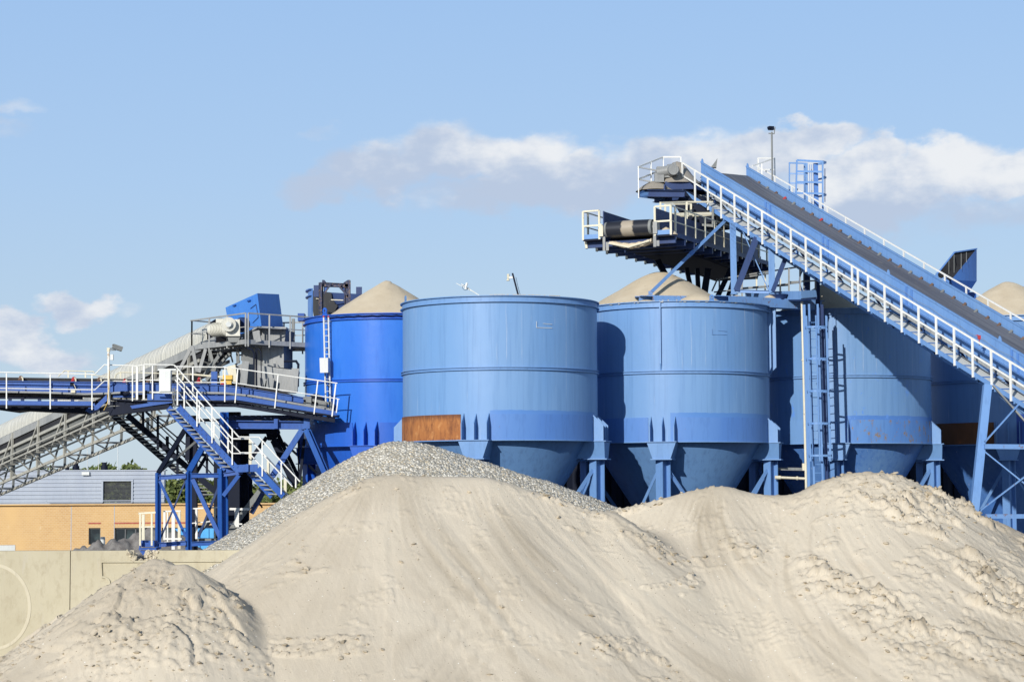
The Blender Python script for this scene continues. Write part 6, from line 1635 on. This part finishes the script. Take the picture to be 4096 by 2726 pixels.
w = bpy.data.worlds.new('World'); scene.world = w; w.use_nodes = True
nt = w.node_tree; bg = nt.nodes['Background']; bg.inputs['Strength'].default_value = .10
sky = nt.nodes.new('ShaderNodeTexSky'); sky.sky_type = 'NISHITA'; sky.sun_disc = False
sky.sun_elevation = SUN_EL; sky.sun_rotation = R(180) + SUN_AZ
sky.altitude = 0; sky.air_density = 1.0; sky.dust_density = .4; sky.ozone_density = 1.5
tc = nt.nodes.new('ShaderNodeTexCoord'); sep = nt.nodes.new('ShaderNodeSeparateXYZ')
nt.links.new(tc.outputs['Generated'], sep.inputs[0])
def M(op, a, b=None, c=None, clamp=False):
    q = nt.nodes.new('ShaderNodeMath'); q.operation = op; q.use_clamp = clamp
    for i, v in enumerate((a, b, c)):
        if v is None: continue
        if isinstance(v, (int, float)): q.inputs[i].default_value = v
        else: nt.links.new(v, q.inputs[i])
    return q.outputs[0]
# sky directions as azimuth / elevation in units of about 1/8 mrad
az = M('MULTIPLY', M('ARCTAN2', sep.outputs['X'], sep.outputs['Y']), 8.0)
el = M('MULTIPLY', M('ARCSINE', sep.outputs['Z']), 8.0)
cmb = nt.nodes.new('ShaderNodeCombineXYZ'); nt.links.new(az, cmb.inputs[0]); nt.links.new(M('MULTIPLY', el, 1.6), cmb.inputs[1])
def nz(scale, detail=6, off=(0, 0, 0), rough=.55):
    mp = nt.nodes.new('ShaderNodeMapping'); mp.inputs['Location'].default_value = off
    nt.links.new(cmb.outputs[0], mp.inputs['Vector'])
    n = nd(nt, 'ShaderNodeTexNoise', Scale=scale, Detail=detail, Roughness=rough); nt.links.new(mp.outputs[0], n.inputs['Vector'])
    return n.outputs['Fac']
wx = M('MULTIPLY', M('SUBTRACT', nz(3.0, 5), .5), .42); wy = M('MULTIPLY', M('SUBTRACT', nz(3.5, 5, (5, 3, 0)), .5), .26)
ax_, ey_ = M('ADD', az, wx), M('ADD', el, wy)
def blob(px, py, rx, ry, amp=1.0, flat=1.0):
    """soft cloud puff centred on a sky direction; flat>1 squeezes its underside"""
    cx, cy = (px-2048)/1000.0, (1940-py)/1000.0
    dx = M('DIVIDE', M('SUBTRACT', ax_, cx), rx/1000.0)
    dy = M('DIVIDE', M('SUBTRACT', ey_, cy), ry/1000.0)
    if flat != 1.0: dy = M('MULTIPLY', dy, M('ADD', M('MULTIPLY', M('LESS_THAN', dy, 0.0), flat-1), 1.0))
    r2 = M('ADD', M('MULTIPLY', dx, dx), M('MULTIPLY', dy, dy))
    return M('MULTIPLY', M('SUBTRACT', 1.0, r2, clamp=True), amp)
blobs = [(1300,750,260,80,.7),(1520,690,300,140,.9),(1800,620,330,150,1.0),(2060,640,330,150,1.0),(2300,740,400,165,1.1),(2620,690,400,160,1.0),(2850,700,420,190,.95),
         (3120,630,300,120,1.1),(3210,580,250,85,1.15),(3500,730,480,150,1.1),(3740,690,380,110,1.0),(3480,650,220,85,1.0),(4000,760,420,120,1.2),(3450,840,620,140,.95),
         (3900,900,600,90,.5),(2150,780,600,110,.85),(290,1245,170,70,1.1),(400,1235,150,55,.9),(50,1345,180,100,1.3),(170,1430,260,90,1.0),(60,480,170,45,.42),(40,560,150,45,.38),(570,1250,120,40,.3),(1310,525,120,35,.35),(3700,960,600,60,.3),(-600,600,500,160,1.0),(4900,700,600,200,1.0),(-1500,1300,700,200,.9)]
acc = None; base = None
for b_ in blobs:
    v = blob(*b_); acc = v if acc is None else M('MAXIMUM', acc, v)
n1 = nz(5.0, 8, (1, 7, 0), .6); n2 = nz(14.0, 5, (3, 1, 0), .6)
dens = M('ADD', M('MULTIPLY', acc, 1.5), M('ADD', M('MULTIPLY', M('SUBTRACT', n1, .5), 1.0), M('MULTIPLY', M('SUBTRACT', n2, .5), .22)))
dens = M('MULTIPLY', dens, M('GREATER_THAN', acc, .0001))
mr = nt.nodes.new('ShaderNodeMapRange'); mr.interpolation_type = 'SMOOTHSTEP'; mr.inputs['From Min'].default_value = .05; mr.inputs['From Max'].default_value = 1.0
nt.links.new(M('MULTIPLY', dens, M('POWER', acc, .25)), mr.inputs['Value'])
# broad lit tops against grey bases: elevation inside the bank, plus large soft noise
lit = M('ADD', M('MULTIPLY', M('SUBTRACT', ey_, 1.24), 2.5), M('MULTIPLY', M('SUBTRACT', nz(3.2, 6, (9, 2, 0)), .5), 3.4))
lowc = M('LESS_THAN', el, .85)
lit = M('ADD', M('MULTIPLY', lit, M('SUBTRACT', 1.0, lowc)), M('MULTIPLY', lowc, M('ADD', .65, M('MULTIPLY', M('SUBTRACT', n1, .5), 2.0))))
lit = M('ADD', lit, M('ADD', .12, M('MULTIPLY', M('SUBTRACT', az, .9), .22)))
litc = nt.nodes.new('ShaderNodeMapRange'); litc.interpolation_type = 'SMOOTHSTEP'; litc.inputs['From Min'].default_value = -.35; litc.inputs['From Max'].default_value = .75
nt.links.new(lit, litc.inputs['Value'])
ccol = mixc(nt, litc.outputs[0], (4.95, 5.85, 7.45), (8.7, 8.85, 9.05))
# colour the clear sky by elevation to the photograph's pale blue
er = nt.nodes.new('ShaderNodeValToRGB'); nt.links.new(M('DIVIDE', M('MAXIMUM', el, 0.0), 2.4), er.inputs[0])
cr_ = er.color_ramp; cr_.elements[0].position = 0; cr_.elements[1].position = 1
SKYC = [(0, (5.6, 6.9, 8.1)), (.2, (4.9, 6.45, 8.2)), (.5, (4.25, 6.15, 8.9)), (.8, (3.7, 5.75, 9.0)), (1.0, (3.1, 5.1, 8.7))]
for i, (p, c) in enumerate(SKYC):
    e = cr_.elements[i] if i == 0 else (cr_.elements.new(p) if i < len(SKYC)-1 else cr_.elements[-1])
    e.position = p; e.color = (c[0]/10, c[1]/10, c[2]/10, 1)
sc_ = nt.nodes.new('ShaderNodeVectorMath'); sc_.operation = 'SCALE'; sc_.inputs['Scale'].default_value = 10
nt.links.new(er.outputs[0], sc_.inputs[0])
inband = M('GREATER_THAN', sep.outputs['Y'], 0.0)
skyc = mixc(nt, M('MULTIPLY', M('SUBTRACT', 1.0, M('DIVIDE', M('SUBTRACT', el, 2.3), 4.0, clamp=True), clamp=True), .85), sky.outputs[0], sc_.outputs[0])
fin = mixc(nt, M('MULTIPLY', mr.outputs[0], .93), skyc, ccol)
nt.links.new(fin, bg.inputs['Color'])

vs = scene.view_settings; vs.view_transform = 'Standard'; vs.look = 'None'; vs.exposure = 0; vs.gamma = 1
scene.render.film_transparent = False
